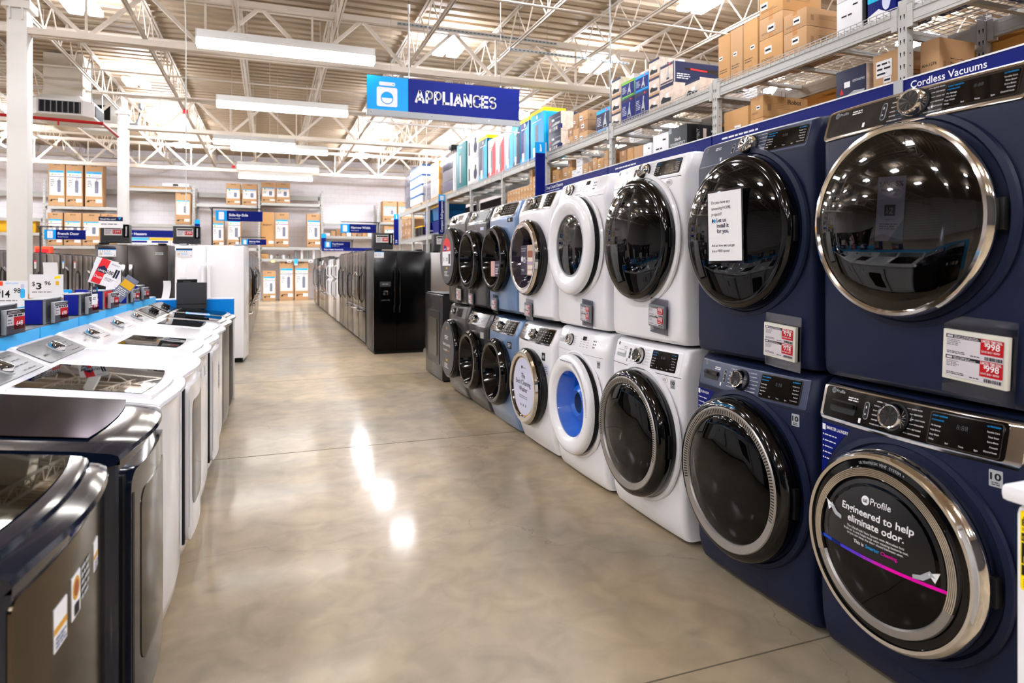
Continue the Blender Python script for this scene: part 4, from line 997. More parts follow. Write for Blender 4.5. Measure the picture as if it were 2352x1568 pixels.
# flyer lying on the lid beside the end panel
b = MB(); b.box(-.1, .1, -.14, .14, 0, .001, 'sky'); b.box(-.08, .08, .02, .1, .001, .0016, 'rb')
for k in range(3): b.box(-.07+k*.05, -.03+k*.05, -.1, -.06, .001, .0016, ['mag', 'paper', 'orange'][k])
b.box(-.08, .08, -.04, 0, .001, .0016, 'paper'); o = b.build('flyer', loc=(-.62, 6.62, 1.0175), rz=.1); tag(o, 'small blue printed flyer lying on the dark lid of the silver washer', 'flyer'); o.rotation_euler = (0, .118, .1)
# blue end panel with a price box on it
t = thing('end_panel', 'sky blue end panel closing off the left laundry row', 'display panel', (-.82, 7.76, 0))
b = MB(); b.box(-.46, .45, -.02, .02, .9, 1.095, mat('panel_blue', (0, 132, 222), .4)); b.build('blue_board', t)
b = MB(); b.rbox(-.46, .455, .022, .06, .0, 1.11, 'whitep', .01); b.build('white_backing', t)
t = thing('price_box', 'dark grey price box seen from behind, hooked over the blue end panel', 'price display', (-.78, 7.72, .98), 0)
b = MB(); b.rbox(-.145, .145, -.04, .01, .02, .3, 'dgrey', .006); b.box(-.145, .145, -.043, -.04, .072, .075, 'blackm')
for sx in (-1, 1):
    for zz in (.11, .26): b.lathe((sx*.12, -.04, zz), [(.004, 0), (.004, -.002), (0.0001, -.003)], 'blackm', 8)
b.build('shell', t)
b = MB(); b.rbox(-.145, .05, .0, .03, .26, .335, 'blackm', .004); b.text('FRIGIDAIRE', -.05, .305, .014, 'inkg', 'c', -.001, .002); b.build('black_header', t)
# divider with price boxes
t = thing('laundry_divider', 'light blue divider running behind the left laundry row', 'divider', (-1.125, 4.3, 0))
b = MB(); b.box(-.2, -.002, -3.2, 3.4, 0, 1.13, 'lgrey'); b.build('core', t)
for k in range(9):
    b = MB(); b.rbox(-.004, .006, -3.2+k*.735, -3.2+k*.735+.72, .1, 1.133, 'sky2', .003); b.build('blue_panel', t)
b = MB(); b.box(-.205, .0, -3.2, 3.4, 1.13, 1.138, 'grey')
for k in range(14):
    b.lathe((-.08, -3+k*.47, 1.138), [(.01, 0), (.01, .001), (.0001, .001)], 'dgrey', 8, axis='z')
b.build('cap', t)
b = MB(); b.box(-.215, -.205, -3.2, 3.4, .9, 1.3, 'sky2') if 0 else b.box(-.215, -.2, .1, 3.4, .3, 1.22, 'sky2'); b.build('back_panel', t)
pb = [(3.46, 'nearest one, cut by the left edge', 0), (4.16, 'first whole one, with a red price tag', 1), (4.86, 'topped by a small white and navy card', 2), (5.49, 'under the leaning deals poster', 3), (6.33, 'with a leaflet leaning on it', 4), (6.83, 'farthest one, near the blue end panel', 5)]
for y, lab, k in pb:
    t = thing('price_box', 'royal blue price box on the divider, '+lab, 'price display', (-1.135, y+.12, 1.1395), EAST, 'blue price boxes on the divider'); t.scale = (1, 1, .8)
    # local front faces the aisle
    b = MB(); b.rbox(-.14, .14, 0, .085, 0, .165, 'grey', .003); b.rbox(-.146, -.14, .004, .082, .004, .165, 'rb2', .002); b.box(-.15, .15, -.004, .089, .165, .17, 'lgrey'); b.build('housing', t)
    b = MB(); b.box(-.144, -.138, -.01, .0, 0, .17, 'grey'); b.box(.138, .144, -.01, .0, 0, .17, 'grey'); b.box(-.138, .138, -.0015, 0, .01, .16, 'dgrey' if k != 3 else 'red2'); b.build('side_frame', t)
    o = bpy.data.objects.new('price_label', None); COL.objects.link(o); o.parent = t; o.location = (.01, -.045, .075); o.rotation_euler = (0, 0, -.12)
    b = MB(); b.rbox(-.085, .085, 0, .02, -.07, .07, 'lgrey', .003); b.box(-.084, .084, .02, .045, -.03, .03, 'dgrey'); b.build('label_frame', o)
    b = MB(); Y = -.0005; b.quad(-.08, .08, -.066, .066, 'lcd', Y); b.quad(-.08, .08, .044, .066, 'ink', Y, .0014); b.lines(-.075, .075, .048, .062, 2, 'lcd', Y, .002, k)
    b.lines(-.07, .07, .028, .042, 1, 'ink', Y, .0014, k+3, .7, .05); b.quad(-.02, .08, -.045, .026, 'red', Y, .0014); b.text(['648', '698', '598', '548', '748', '798'][k], .03, -.025, .04, 'paper', 'c', Y, .002, .01); b.lines(-.075, -.03, -.05, .02, 4, 'inkg', Y, .0016, k)
    b.build('printed_screen', o)
    b = MB(); b.box(-.085, .085, -.003, -.002, -.072, -.02, 'acrylic'); b.build('clear_pocket', o)
o = MB().box(-.05, .05, -.001, .001, 0, .12, 'paper').quad(-.05, .05, .07, .12, 'nvy', -.001).text('better', -.04, .085, .026, 'paper', 'l', -.001, .002, .01).poly([(.025, .112), (.045, .112), (.035, .075)], 'sky', -.001, .002).lines(-.035, .02, .03, .05, 2, 'ink', -.001).build('info_card', loc=(-1.083, 4.99, 1.2), rz=radians(84))
tag(o, 'small white and navy card standing on the second blue price box', 'sign')
t = thing('deals_poster', 'white poster with a red Deals band, leaning tilted on the price box', 'poster', (-1.185, 5.66, 1.312), radians(14))
t.rotation_euler = (-.25, radians(24), radians(14)); t.scale = (.68, .68, .68)
b = MB(); b.box(-.11, .11, 0, .002, 0, .29, 'paper')
b.quad(-.11, -.02, 0, .29, 'red2', 0); b.poly([(-.105, .13), (-.012, .13), (-.012, .18), (-.058, .215), (-.105, .18)], 'nvy', 0, .0014); b.text("LOWE'S", -.058, .14, .032, 'paper', 'c', 0, .002, .02, width=.08); b.text('Deals', -.104, .06, .045, 'paper', 'l', 0, .002, .0, width=.078)
b.text('100', -.005, .14, .06, 'ink', 'l', 0, .0018, .02, width=.06); b.quad(.062, .082, .12, .22, 'ink', 0); b.quad(.087, .106, .12, .22, 'nvy', 0); b.lines(.0, .09, .25, .27, 2, 'inkg', 0); b.lines(0, .1, .06, .1, 3, 'inkg', 0)
b.build('front_sheet', t)
b = MB(); b.T = Matrix.Rotation(-.12, 4, 'Y'); b.box(-.13, .09, .01, .012, 0, .3, 'paper'); b.build('back_sheet', t)
o = MB().box(-.05, .05, -.001, .001, 0, .21, 'photo2').quad(-.045, .045, .11, .17, 'yel2', -.001).lines(-.04, .04, .02, .1, 6, 'paper', -.001).build('leaflet', loc=(-1.17, 6.05, 1.19)); o.rotation_euler = (0, radians(38), radians(10)); tag(o, 'glossy leaflet leaning against the fourth blue price box', 'leaflet')
# promotional bins with price cards behind the divider
def bin_display(x, y, w, z0, h, label, cents, dollars, rz=0):
    t = thing('bin_display', label, 'display', (x, y, 0), rz)
    b = MB(); b.rbox(-w*.62, w*.62, 0, .5, .02, z0-.02, 'kraft2', .005); b.build('cardboard_base', t)
    b = MB(); b.box(-w*.6, w*.6, -.02, -.012, z0-.06, z0, 'kraft3'); b.box(-w/2, w/2, -.03, -.022, z0-.04, z0+h, 'paper')
    b.text('$', -w*(.42 if len(dollars) == 1 else .48), z0+h*.42, h*.3, 'ink', 'l', -.03, .001, .01); b.text(dollars, -w*(.3 if len(dollars) == 1 else .33), z0+h*.25, h*.45, 'ink', 'l', -.03, .001, .025, width=w*(.16 if len(dollars) == 1 else .26)); b.text(cents, -w*(.05 if len(dollars) == 1 else -.05), z0+h*.45, h*.3, 'ink', 'l', -.03, .001, .01)
    b.lines(-w*.42, w*.2, z0+.01, z0+.03, 1, 'inkg', -.03)
    if len(dollars) == 1:
        b.poly([(w*.25, z0+h*.75), (w*.42, z0+h*.8), (w*.42, z0+h*.95), (w*.25, z0+h*.88)], 'yellow', -.03, .001); b.quad(w*.28, w*.38, z0+h*.45, z0+h*.65, 'yel2', -.03)
    else:
        b.quad(-w*.48, -w*.3, z0+h*.78, z0+h*.98, 'orange', -.03); b.text('NEW LOW!', 0, z0+h*.85, h*.1, 'sky', 'c', -.03); b.rpatch(flat(-.03), w*.26, w*.42, z0+h*.2, z0+h*.65, 0, .001, 'sky2', .02, 3, 3); b.rpatch(flat(-.03), w*.28, w*.4, z0+h*.65, z0+h*.85, 0, .001, 'lilac', .01, 3, 1)
    b.build('price_card', t); return t
bin_display(-2.2, 7.2, .25, 1.12, .2, 'cardboard bin with a white $14.98 price card, at the left edge', '98', '14', radians(-10))
bin_display(-2.14, 7.95, .31, 1.17, .2, 'cardboard bin with a white $3.96 price card, right of the $14.98 card', '96', '3', radians(-10))
t = thing('refill_bin', 'royal blue bin full of pouches between the divider and the $14.98 card', 'bin', (-1.56, 4.75, .8), 0)
b = MB(); b.loft([[(sx*w, sy*w*1.1, z) for sx, sy in ((-1, -1), (1, -1), (1, 1), (-1, 1))] for z, w in ((0, .13), (.25, .17))], 'rb2', True, False, smooth=False); b.build('tub', t)
b = MB(); b.box(-.13, .13, -.14, .14, -.8, 0, 'dgrey'); b.build('pedestal', t)
for k in range(6):
    o = MB().rbox(-.035, .035, -.02, .02, 0, .13, ['whitep', 'lilac', 'cyan'][k % 3], .012).quad(-.025, .025, .03, .07, ['cyan', 'teal', 'yel2'][k % 3], -.02).build('pouch', loc=(-1.66+.085*(k % 3), 4.66+.14*(k//3), 1.0), rz=.1*k)
    tag(o, 'pastel pouch standing in the royal blue bin, %s from the left in the %s row' % (ORD[k % 3], ['front', 'rear'][k//3]), 'pouch', 'pouches in the blue bin')
# upright white cards further back
for k, (x, y, z, h, rz, lab) in enumerate([(-2.5, 9.3, 1.14, .36, -.2, 'blank white card standing above the $3.96 price card'), (-1.95, 9.9, 1.1, .3, .1, 'curled white card standing left of the deals poster'), (-1.1, 8.2, 1.09, .2, .05, 'small white card standing before the grey fridge handles'), (-.98, 8.6, 1.12, .2, .05, 'small white card just right of the other one before the fridge handles')]):
    b = MB(); w = .16 if k < 2 else .075
    b.loft([[(-w/2+.02*sin(q*2), .02*sin(q*3), h*q), (w/2+.02*sin(q*2), .02*sin(q*3), h*q), (w/2+.02*sin(q*2), .02*sin(q*3)+.002, h*q), (-w/2+.02*sin(q*2), .02*sin(q*3)+.002, h*q)] for q in [j/6 for j in range(7)]], 'paper')
    b.box(-.01, .01, .0, .01, -z, 0, 'grey'); b.box(-w/2, w/2, -.05, .08, -z, -z+.01, 'grey')
    o = b.build('upright_card', loc=(x, y, z)); o.rotation_euler = (0, 0, rz); tag(o, lab, 'sign')
t = thing('supply_shelf', 'white topped low counter with blue packs, left of the deals poster', 'counter', (-1.95, 9.0, 0))
b = MB(); b.rbox(-.35, .35, -.2, .5, .02, 1.02, 'lgrey', .01); b.build('base', t); b = MB(); b.rbox(-.38, .38, -.23, .53, 1.02, 1.06, 'whitep', .01); b.build('top', t)
for k in range(4):
    o = MB().rbox(-.06, .06, -.05, .05, 0, .12, ['sky', 'rb2'][k % 2], .01).quad(-.04, .04, .03, .09, 'paper', -.05).build('wipe_pack', loc=(-2.22+.16*k, 8.88, 1.062)); tag(o, 'blue wipe pack on the low white counter, %s from the left' % ORD[k], 'pack', 'blue packs on the counter')

Hw.location.x = Id.location.x = -.385
# ================================================================ refrigerators
def handle_bar(b, x, y, z0, z1, m, r=.011, bowd=.05):
    pts = []; n = 8
    for k in range(n+1):
        q = k/n; pts.append((x, y-bowd*min(1, sin(pi*q)*2.2), z0+(z1-z0)*q))
    b.tube(pts, r, m, 8)
def energy_card(parent, x, z, w, h, y, m='paper'):
    b = MB(); b.box(x-w/2, x+w/2, y-.003, y, z-h/2, z+h/2, m); Y = y-.003
    b.quad(x-w/2, x+w/2, z+h*.32, z+h/2, 'nvy', Y); b.quad(x-w/2, x+w/2, z+h*.25, z+h*.32, 'sky', Y)
    for k in range(5): b.disc(lambda a, c: Y, x-w*.38+k*w*.13, z+h*.12, w*.03, 0, .0005, 'inkg')
    b.quad(x-w*.42, x-w*.26, z-h*.32, z-h*.02, 'photo', Y); b.lines(x-w*.2, x+w*.35, z-h*.3, z-h*.02, 5, 'sky2', Y, .001, 4, .3); b.quad(x+w*.38, x+w*.44, z-h*.4, z-h*.32, 'ink', Y)
    o = b.build('info_card', parent, label='white product card with a navy header'); return o
def fridge(kind, body, door, hm, w=.905, h=1.78, label='', loc=(0, 0, 0), rz=0, group=None, dispenser=False, dep=.76, bow_=.012, tags=0, hstyle='bar'):
    nm = {'sbs': 'side_by_side_fridge', 'fd': 'french_door_fridge', 'tf': 'top_freezer_fridge', 'bf': 'bottom_freezer_fridge'}[kind]
    t = thing(nm, label, 'refrigerator', loc, rz, group); hw = w/2; hb = h-.02
    b = MB(); b.rbox(-hw+.006, hw-.006, .075, dep, .03, hb, body, .008); b.build('cabinet', t)
    b = MB(); b.box(-hw+.02, hw-.02, .05, dep-.05, 0, .06, 'blackm'); b.build('kick_plate', t)
    F = lambda x0, x1: (lambda x, z: -bow_*(1-((2*x-x0-x1)/(x1-x0))**2))
    def door_(nmx, x0, x1, z0, z1, hx=None, horiz=False):
        b = MB(); f = F(x0, x1); n = 8; r = .012
        pr = [(x0+(x1-x0)*i/n) for i in range(n+1)]
        def sc(z, ins): return [(x0+ins+(x1-x0-2*ins)*i/n, f(x, z)+ins*.7, z) for i, x in enumerate(pr)]+[(x1-ins*.3, .065, z), (x0+ins*.3, .065, z)]
        b.loft([sc(z0, .012), sc(z0+.004, .004), sc(z0+.012, 0), sc(z1-.012, 0), sc(z1-.004, .004), sc(z1, .012)], door)
        d = b.build(nmx, t)
        if hx is not None:
            b = MB()
            if horiz:
                pts = [(x0+(x1-x0)*(.12+.76*k/8), f((x0+x1)/2, 0)-.055*min(1, sin(pi*k/8)*2.4), hx) for k in range(9)]; b.tube(pts, .012, hm, 8)
            else:
                zz0, zz1 = (z0+.06, z0+(z1-z0)*.62) if kind == 'fd' else ((z0+(z1-z0)*.38, z1-.28) if kind == 'sbs' else (z0+.05, z1-.1))
                if kind == 'tf' and z0 < .5: zz0, zz1 = z1-.5, z1-.03
                if kind == 'tf' and z0 > .5: zz0, zz1 = z0+.03, z0+.35
                if hstyle == 'wide': b.rbox(hx-.02, hx+.02, f(hx, 0)-.055, f(hx, 0)-.03, zz0, zz1, hm, .008); b.rbox(hx-.015, hx+.015, f(hx, 0)-.04, .02, zz0+.01, zz0+.05, hm, .004); b.rbox(hx-.015, hx+.015, f(hx, 0)-.04, .02, zz1-.05, zz1-.01, hm, .004)
                else: handle_bar(b, hx, f(hx, 0)+.002, zz0, zz1, hm)
            b.build('handle', d)
        return d
    if kind == 'sbs':
        sp = -hw+w*.44
        door_('freezer_door', -hw, sp-.003, .07, h-.03, sp-.045); door_('fridge_door', sp+.003, hw, .07, h-.03, sp+.045)
        if dispenser:
            cx = (-hw+sp)/2; g = F(-hw, sp)
            b = MB(); b.rpatch(g, cx-.1, cx+.1, .86, 1.22, 0, .006, 'blackm' if door != 'blackf' else 'black', .012, 4, 4); b.rpatch(g, cx-.09, cx+.09, 1.12, 1.2, .006, .008, 'dgrey', .006, 4, 2)
            b.lines(cx-.05, cx+.05, 1.15, 1.17, 1, 'lgrey', lambda x, z: g(x, z)-.008); b.rpatch(g, cx-.08, cx+.08, .88, 1.08, .006, .007, 'dglass', .02, 4, 3)
            b.rbox(cx-.04, cx+.04, -.035, -.01, .98, 1.05, 'chromed', .006); b.rbox(cx-.07, cx+.07, -.03, -.01, .885, .9, 'chromed', .004); b.build('dispenser', t)
    if kind == 'fd':
        zf = h*.4
        door_('fridge_door', -hw, -.003, zf+.004, h-.03, -.05); door_('fridge_door', .003, hw, zf+.004, h-.03, .05)
        door_('freezer_drawer', -hw, hw, .07, zf-.004, zf-.07, True)
    if kind == 'bf':
        zf = h*.38; door_('fridge_door', -hw, hw, zf+.004, h-.03, -hw+.05); door_('freezer_drawer', -hw, hw, .07, zf-.004, zf-.07, True)
    if kind == 'tf':
        zf = h*.68
        door_('freezer_door', -hw, hw, zf+.004, h-.03, -hw+.045); door_('fridge_door', -hw, hw, .07, zf-.004, -hw+.045)
    b = MB()
    for sx in (-1, 1): b.rbox(sx*(hw-.09)-.05, sx*(hw-.09)+.05, .03, .2, hb, hb+.02, 'blackm' if body != 'white' else 'lgrey', .004)
    b.build('hinge_cover', t)
    if tags:
        b = MB(); b.rpatch(flat(-bow_), -hw+.06, -hw+.2, h-.35, h-.18, .002, .004, 'paper', .003, 2, 2); b.quad(-hw+.06, -hw+.2, h-.22, h-.18, ['sky', 'red2'][tags % 2], -bow_, .005); b.lines(-hw+.07, -hw+.19, h-.34, h-.24, 4, 'inkg', -bow_, .005); b.build('hang_tag', t)
    return t
# the two end units facing the camera on the left
g_ = fridge('sbs', 'fside', 'bsteel', 'chrome', .93, 1.79, 'dark grey side-by-side fridge facing the laundry, left of the white one', (-1.86, 10.72, 0), 0, hstyle='wide')
energy_card(g_, -.31, 1.655, .22, .125, -.015)
b = MB(); b.rpatch(flat(-.012), .3, .4, 1.62, 1.655, 0, .002, 'lgrey', .003, 2, 1); b.lines(.31, .39, 1.63, 1.645, 1, 'ink', -.0145); b.build('badge', g_)
w_ = fridge('sbs', 'white', 'white', 'whitep', .93, 1.79, 'white side-by-side fridge facing the laundry, beside the main aisle', (-.835, 10.7, 0), radians(-4), hstyle='wide')
energy_card(w_, -.35, 1.655, .22, .125, -.015)
# black one at the right
k_ = fridge('sbs', 'fside', 'blackf', mat('gloss_black_handle', (26, 26, 28), .04, metal=.6, coat=1), .86, 1.74, 'glossy black side-by-side fridge with water dispenser, at the head of the right fridge row', (2.03, 10.86, 0), 0, dispenser=True, dep=.92, bow_=.002)
energy_card(k_, -.345, 1.655, .155, .12, -.015)
s_ = fridge('fd', 'fside', 'steelr', 'steelr', .86, 1.72, 'stainless french door fridge squeezed between the black fridge and the laundry stacks', (3.05, 11.1, 0), 0)
def top_sign(x, y, z, w, h, price, label, rz=0, brand='FRIGIDAIRE'):
    t = thing('price_box', label, 'price display', (x, y, z), rz, 'grey price boxes on top of fridges')
    b = MB(); b.rbox(-w/2, w/2, 0, .2, 0, h, 'dgrey', .008); b.box(-w/2+.01, w/2-.01, -.003, 0, .01, h*.32, mat('box_seam', (48, 48, 51), .5)); b.build('shell', t)
    b = MB(); b.box(w*.3, w*.5, -.006, 0, h*.3, h*.98, 'black')
    vs = b.text(brand, w*.43, h*.38, .03, 'paper', 'l', -.006, .001, .01, rot=pi/2, width=h*.5); b.build('brand_strip', t)
    b = MB(); b.rbox(-w*.36, w*.25, -.02, 0, h*.4, h*.86, 'bezel', .004); Y = -.02; b.quad(-w*.34, w*.23, h*.43, h*.83, 'lcd', Y); b.quad(-w*.34, w*.23, h*.74, h*.83, 'ink', Y, .0016); b.quad(-w*.06, w*.23, h*.48, h*.7, 'red', Y, .0016); b.text(price, w*.08, h*.54, .045, 'paper', 'c', Y, .002); b.lines(-w*.32, -w*.1, h*.46, h*.7, 4, 'inkg', Y, .002)
    b.build('price_label', t); return t
top_sign(-2.09, 10.78, 1.79, .36, .27, '1299', 'dark price box on the grey side-by-side fridge')
top_sign(-1.16, 10.76, 1.79, .36, .26, '1299', 'dark price box on the white side-by-side fridge')
top_sign(1.77, 10.95, 1.74, .33, .27, '1399', 'dark price box on the glossy black fridge')
top_sign(2.86, 11.2, 1.72, .33, .3, '1199', 'dark price box beside the laundry stacks, on the stainless fridge')
o = MB().box(-.15, .15, 0, .004, 0, .16, 'paper').quad(-.15, .15, .1, .16, 'nvy', 0).text('Need this now?', -.13, .115, .034, 'paper', 'l', 0, .001, .012, width=.19).poly([(.09, .15), (.13, .15), (.11, .115)], 'sky', 0, .0012).lines(-.12, .1, .04, .07, 1, 'inkg', 0).build('sign_card', loc=(-2.13, 10.73, 2.0)); tag(o, 'white and navy card with Need this now text clipped on the dark price box', 'sign')
# rows along the aisle
specs_r = [('fd', 'fside', 'bsteel'), ('fd', 'fside', 'steel'), ('fd', 'fside', 'bsteel'), ('sbs', 'fside', 'steel'), ('sbs', 'fside', 'bsteel'), ('tf', 'white', 'white'), ('tf', 'fside', 'steel'), ('tf', 'white', 'white'), ('tf', 'white', 'white'), ('sbs', 'fside', 'bsteel'), ('bf', 'fside', 'steel'), ('fd', 'fside', 'bsteel'), ('tf', 'fside', 'steel'), ('sbs', 'blackm', 'blackm'), ('fd', 'fside', 'steel'), ('sbs', 'fside', 'bsteel')]
kn = {'fd': 'french door', 'sbs': 'side-by-side', 'tf': 'top freezer', 'bf': 'bottom freezer'}
fin = {'bsteel': 'dark stainless', 'steel': 'stainless', 'white': 'white', 'blackm': 'black'}
cache = {}
def row_fridge(kind, body, door, x, y, rz, label, group, w=.9, h=1.76, tg=0):
    key = (kind, body, door, w, h, tg)
    if key in cache: return dup(cache[key], (x, y, 0), rz, label, group)
    cache[key] = fridge(kind, body, door, 'chrome' if door in ('steel',) else ('whitep' if door == 'white' else 'chromed'), w, h, label, (x, y, 0), rz, group, tags=tg); return cache[key]
y = 12.45
for k, (kd, bd, dr) in enumerate(specs_r):
    w = .76 if kd == 'tf' else .9; h = 1.66 if kd == 'tf' else 1.76
    row_fridge(kd, bd, dr, 1.62, y+.0, WEST, '%s %s fridge in the right aisle row, %s behind the glossy black fridge' % (fin[dr], kn[kd], ORD[k]), 'fridges along the right of the aisle', w, h, 1 if k in (9, 12) else 0)
    nw = .76 if k+1 < len(specs_r) and specs_r[k+1][0] == 'tf' else .9
    y += (w+nw)/2+.06
specs_l = [('fd', 'fside', 'steel'), ('sbs', 'fside', 'bsteel'), ('sbs', 'fside', 'steel'), ('fd', 'fside', 'bsteel'), ('sbs', 'fside', 'steel'), ('fd', 'fside', 'steel'), ('sbs', 'fside', 'bsteel'), ('fd', 'fside', 'steel'), ('sbs', 'fside', 'steel'), ('fd', 'fside', 'bsteel'), ('sbs', 'fside', 'steel'), ('fd', 'fside', 'steel')]
for k, (kd, bd, dr) in enumerate(specs_l):
    row_fridge(kd, bd, dr, -.36, 12.35+k*.97, EAST, '%s %s fridge in the left aisle row, %s behind the white fridge' % (fin[dr], kn[kd], ORD[k]), 'fridges along the left of the aisle', .9, 1.76)
# another row further left, seen beside the column
for k in range(12):
    kd, dr = [('fd', 'bsteel'), ('fd', 'steel'), ('sbs', 'bsteel'), ('fd', 'bsteel')][k % 4]
    row_fridge(kd, 'fside', dr, -4.6, 12.6+k*.98, EAST, '%s %s fridge in the far left row, %s from its near end' % (fin[dr], kn[kd], ORD[k]), 'fridges in the far left row', .9, 1.76, 2 if k % 3 == 0 else (1 if k % 3 == 1 else 0))
for k in range(6):
    kd, dr = [('fd', 'steel'), ('sbs', 'bsteel')][k % 2]
    row_fridge(kd, 'fside', dr, -6.05-k*.98, 15.2, SOUTH, '%s %s fridge facing the entrance, %s left of the far left row' % (fin[dr], kn[kd], ORD[k]), 'fridges facing the entrance at far left', .9, 1.76, 1)
# small signs on posts above the fridges
def post_sign(x, y, z, w, h, title, sub, label, post=-1, bz=1.7, cz=None):
    t = thing('aisle_sign', label, 'sign', (x, y, z), 0, 'fridge department signs')
    b = MB(); b.box(-w/2, w/2, -.012, .012, 0, h, 'rb'); b.quad(-w/2, -w/2+h*1.0, 0, h, 'sky', -.012); b.rpatch(flat(-.012), -w/2+h*.26, -w/2+h*.74, h*.12, h*.88, .001, .002, 'sign', h*.06, 3, 3); b.quad(-w/2+h*.495, -w/2+h*.505, h*.2, h*.8, 'sky', -.014)
    b.text(title, -w/2+h*1.18, h*.48, h*.36, 'sign', 'l', -.012, .001, .022); b.text(sub, -w/2+h*1.18, h*.22, h*.15, 'sign', 'l', -.012, .001)
    b.build('board', t)
    b = MB(); px = -w/2-.06 if post < 0 else w/2+.05
    b.beam((px, 0, -(z-bz)), (px, 0, h+.06), .025, .025, 'dgrey'); b.beam((px, 0, h+.05), (px+(w+.04 if post < 0 else -w-.04), 0, h+.05), .02, .02, 'dgrey'); b.beam((px, 0, h-.02), (px+(-.04 if post < 0 else .04), 0, h+.06), .015, .015, 'dgrey')
    b.build('post', t); return t
post_sign(-.53, 13.1, 2.29, .8, .187, 'Side-by-Side', 'Puertas verticales', 'blue Side-by-Side sign on a dark post, the larger of the two', bz=1.76)
post_sign(-.39, 18.5, 2.02, .6, .15, 'Side-by-Side', 'Puertas verticales', 'small blue Side-by-Side sign, lower and farther back', bz=1.76)
post_sign(-3.4, 13.6, 1.93, .62, .17, 'French Door', 'Puerta francesa', 'blue French Door sign above the far left fridges', bz=0.0)
post_sign(2.02, 16.2, 2.27, .85, .21, 'Narrow Width', 'Ancho angosto', 'blue Narrow Width sign above the right fridge row', 1, 1.7)
post_sign(1.98, 21.0, 2.04, .78, .19, 'Top-Freezer', 'Congelador superior', 'blue Top-Freezer sign above the right fridge row', 1, 1.66)
# ================================================================ warehouse racking
RX, RD, TOPZ, MIDZ = 4.8, .92, 3.53, 2.78
PY = [1.42, 3.83, 6.19, 8.63, 11.05, 13.5, 15.9, 18.3, 20.7, 23.1, 25.5]
rk = thing('storage_rack', 'long grey steel storage rack stocked with boxes behind the laundry stacks', 'rack', (0, 0, 0))
def rack_post(par, x, y, h, side=-1, holes=True, hx=.04):
    b = MB(); b.box(x-.035, x+.035, y-hx, y+hx, 0, h, 'rackm')
    if holes:
        for k in range(int((h-1.9)/.1)):
            z = 1.95+k*.1
            for yy in (-.016, .016):
                for w, z0, z1 in ((.006, 0, .022), (.0035, -.016, 0)):
                    b.add([(x-.0356, y+yy-w, z+z0), (x-.0356, y+yy+w, z+z0), (x-.0356, y+yy+w, z+z1), (x-.0356, y+yy-w, z+z1)], [(0, 1, 2, 3)], 'rackd')
            b.add([(x-.006, y-hx-.0006, z), (x+.006, y-hx-.0006, z), (x+.006, y-hx-.0006, z+.012), (x-.006, y-hx-.0006, z+.012)], [(0, 1, 2, 3)], 'rackd')
    return b.build('post', par)
def step_beam(par, a, c, h=.115, name='beam', tags=0):
    b = MB(); b.beam(a, c, .05, h, 'rackm'); a2 = Vector(a); c2 = Vector(c); b.beam(a2+Vector((0, 0, h*.28)), c2+Vector((0, 0, h*.28)), .056, .008, 'rackm'); b.beam(a2+Vector((0, 0, -h*.28)), c2+Vector((0, 0, -h*.28)), .056, .008, 'rackm')
    d = (c2-a2).normalized()
    for e in (a2+d*.03, c2-d*.03): b.beam(e+Vector((0, 0, .09)), e-Vector((0, 0, .09)), .062, .05, 'rackm', up=(0, 1, 0))
    n = Vector((-d.y, d.x, 0)); n = n if n.x < 0 or (abs(n.x) < .1 and n.y < 0) else -n
    for k in range(tags):
        m_ = a2+d*((c2-a2).length*(.35+.14*k)); p = m_+n*.029
        b.add([p-d*.05-Vector((0, 0, .025)), p+d*.05-Vector((0, 0, .025)), p+d*.05+Vector((0, 0, .025)), p-d*.05+Vector((0, 0, .025))], [(0, 1, 2, 3)], 'paper')
        b.add([p+n*.001-d*.02-Vector((0, 0, .02)), p+n*.001+d*.02-Vector((0, 0, .02)), p+n*.001+d*.02+Vector((0, 0, .02)), p+n*.001-d*.02+Vector((0, 0, .02))], [(0, 1, 2, 3)], 'yel2')
    return b.build(name, par)
def wire_deck(par, y0, y1, z, x0=RX-.04, x1=RX+RD, fine=True):
    b = MB(); s = .065 if fine else .13; r = .0025 if fine else .004
    n = int((y1-y0)/s)
    for k in range(n+1):
        y = y0+(y1-y0)*k/n; b.box(x0, x1, y-r, y+r, z-.005, z, 'rackm')
        b.box(x0-.003, x0+.002, y-r, y+r, z-.055, z+.02, 'rackm')
    m = int((x1-x0)/(s*1.3))
    for k in range(m+1):
        x = x0+(x1-x0)*k/m; b.box(x-r, x+r, y0, y1, z-.01, z-.005, 'rackm')
    for zz in (z-.05, z+.018): b.box(x0-.004, x0+.001, y0, y1, zz-.003, zz+.003, 'rackm')
    for k in range(4):
        y = y0+(y1-y0)*(k+.5)/4; b.beam((x0+.05, y, z-.035), (x1, y, z-.035), .05, .035, 'rackm')
    return b.build('wire_deck', par)
for i, y in enumerate(PY):
    for sx, x in ((-1, RX), (1, RX+RD)):
        rack_post(rk, x, y, TOPZ+(.06 if i < 4 else -.012), holes=(i < 7))
    b = MB()
    for z0_, z1_ in ((.3, 1.1), (1.1, 1.9), (1.9, 2.6), (2.6, 3.3)):
        b.beam((RX+.03, y, z0_), (RX+RD-.03, y, z1_), .03, .03, 'rackm') if z0_ < 1.9 else b.beam((RX+.03, y, z1_), (RX+RD-.03, y, z1_), .035, .04, 'rackm')
    b.build('brace', rk)
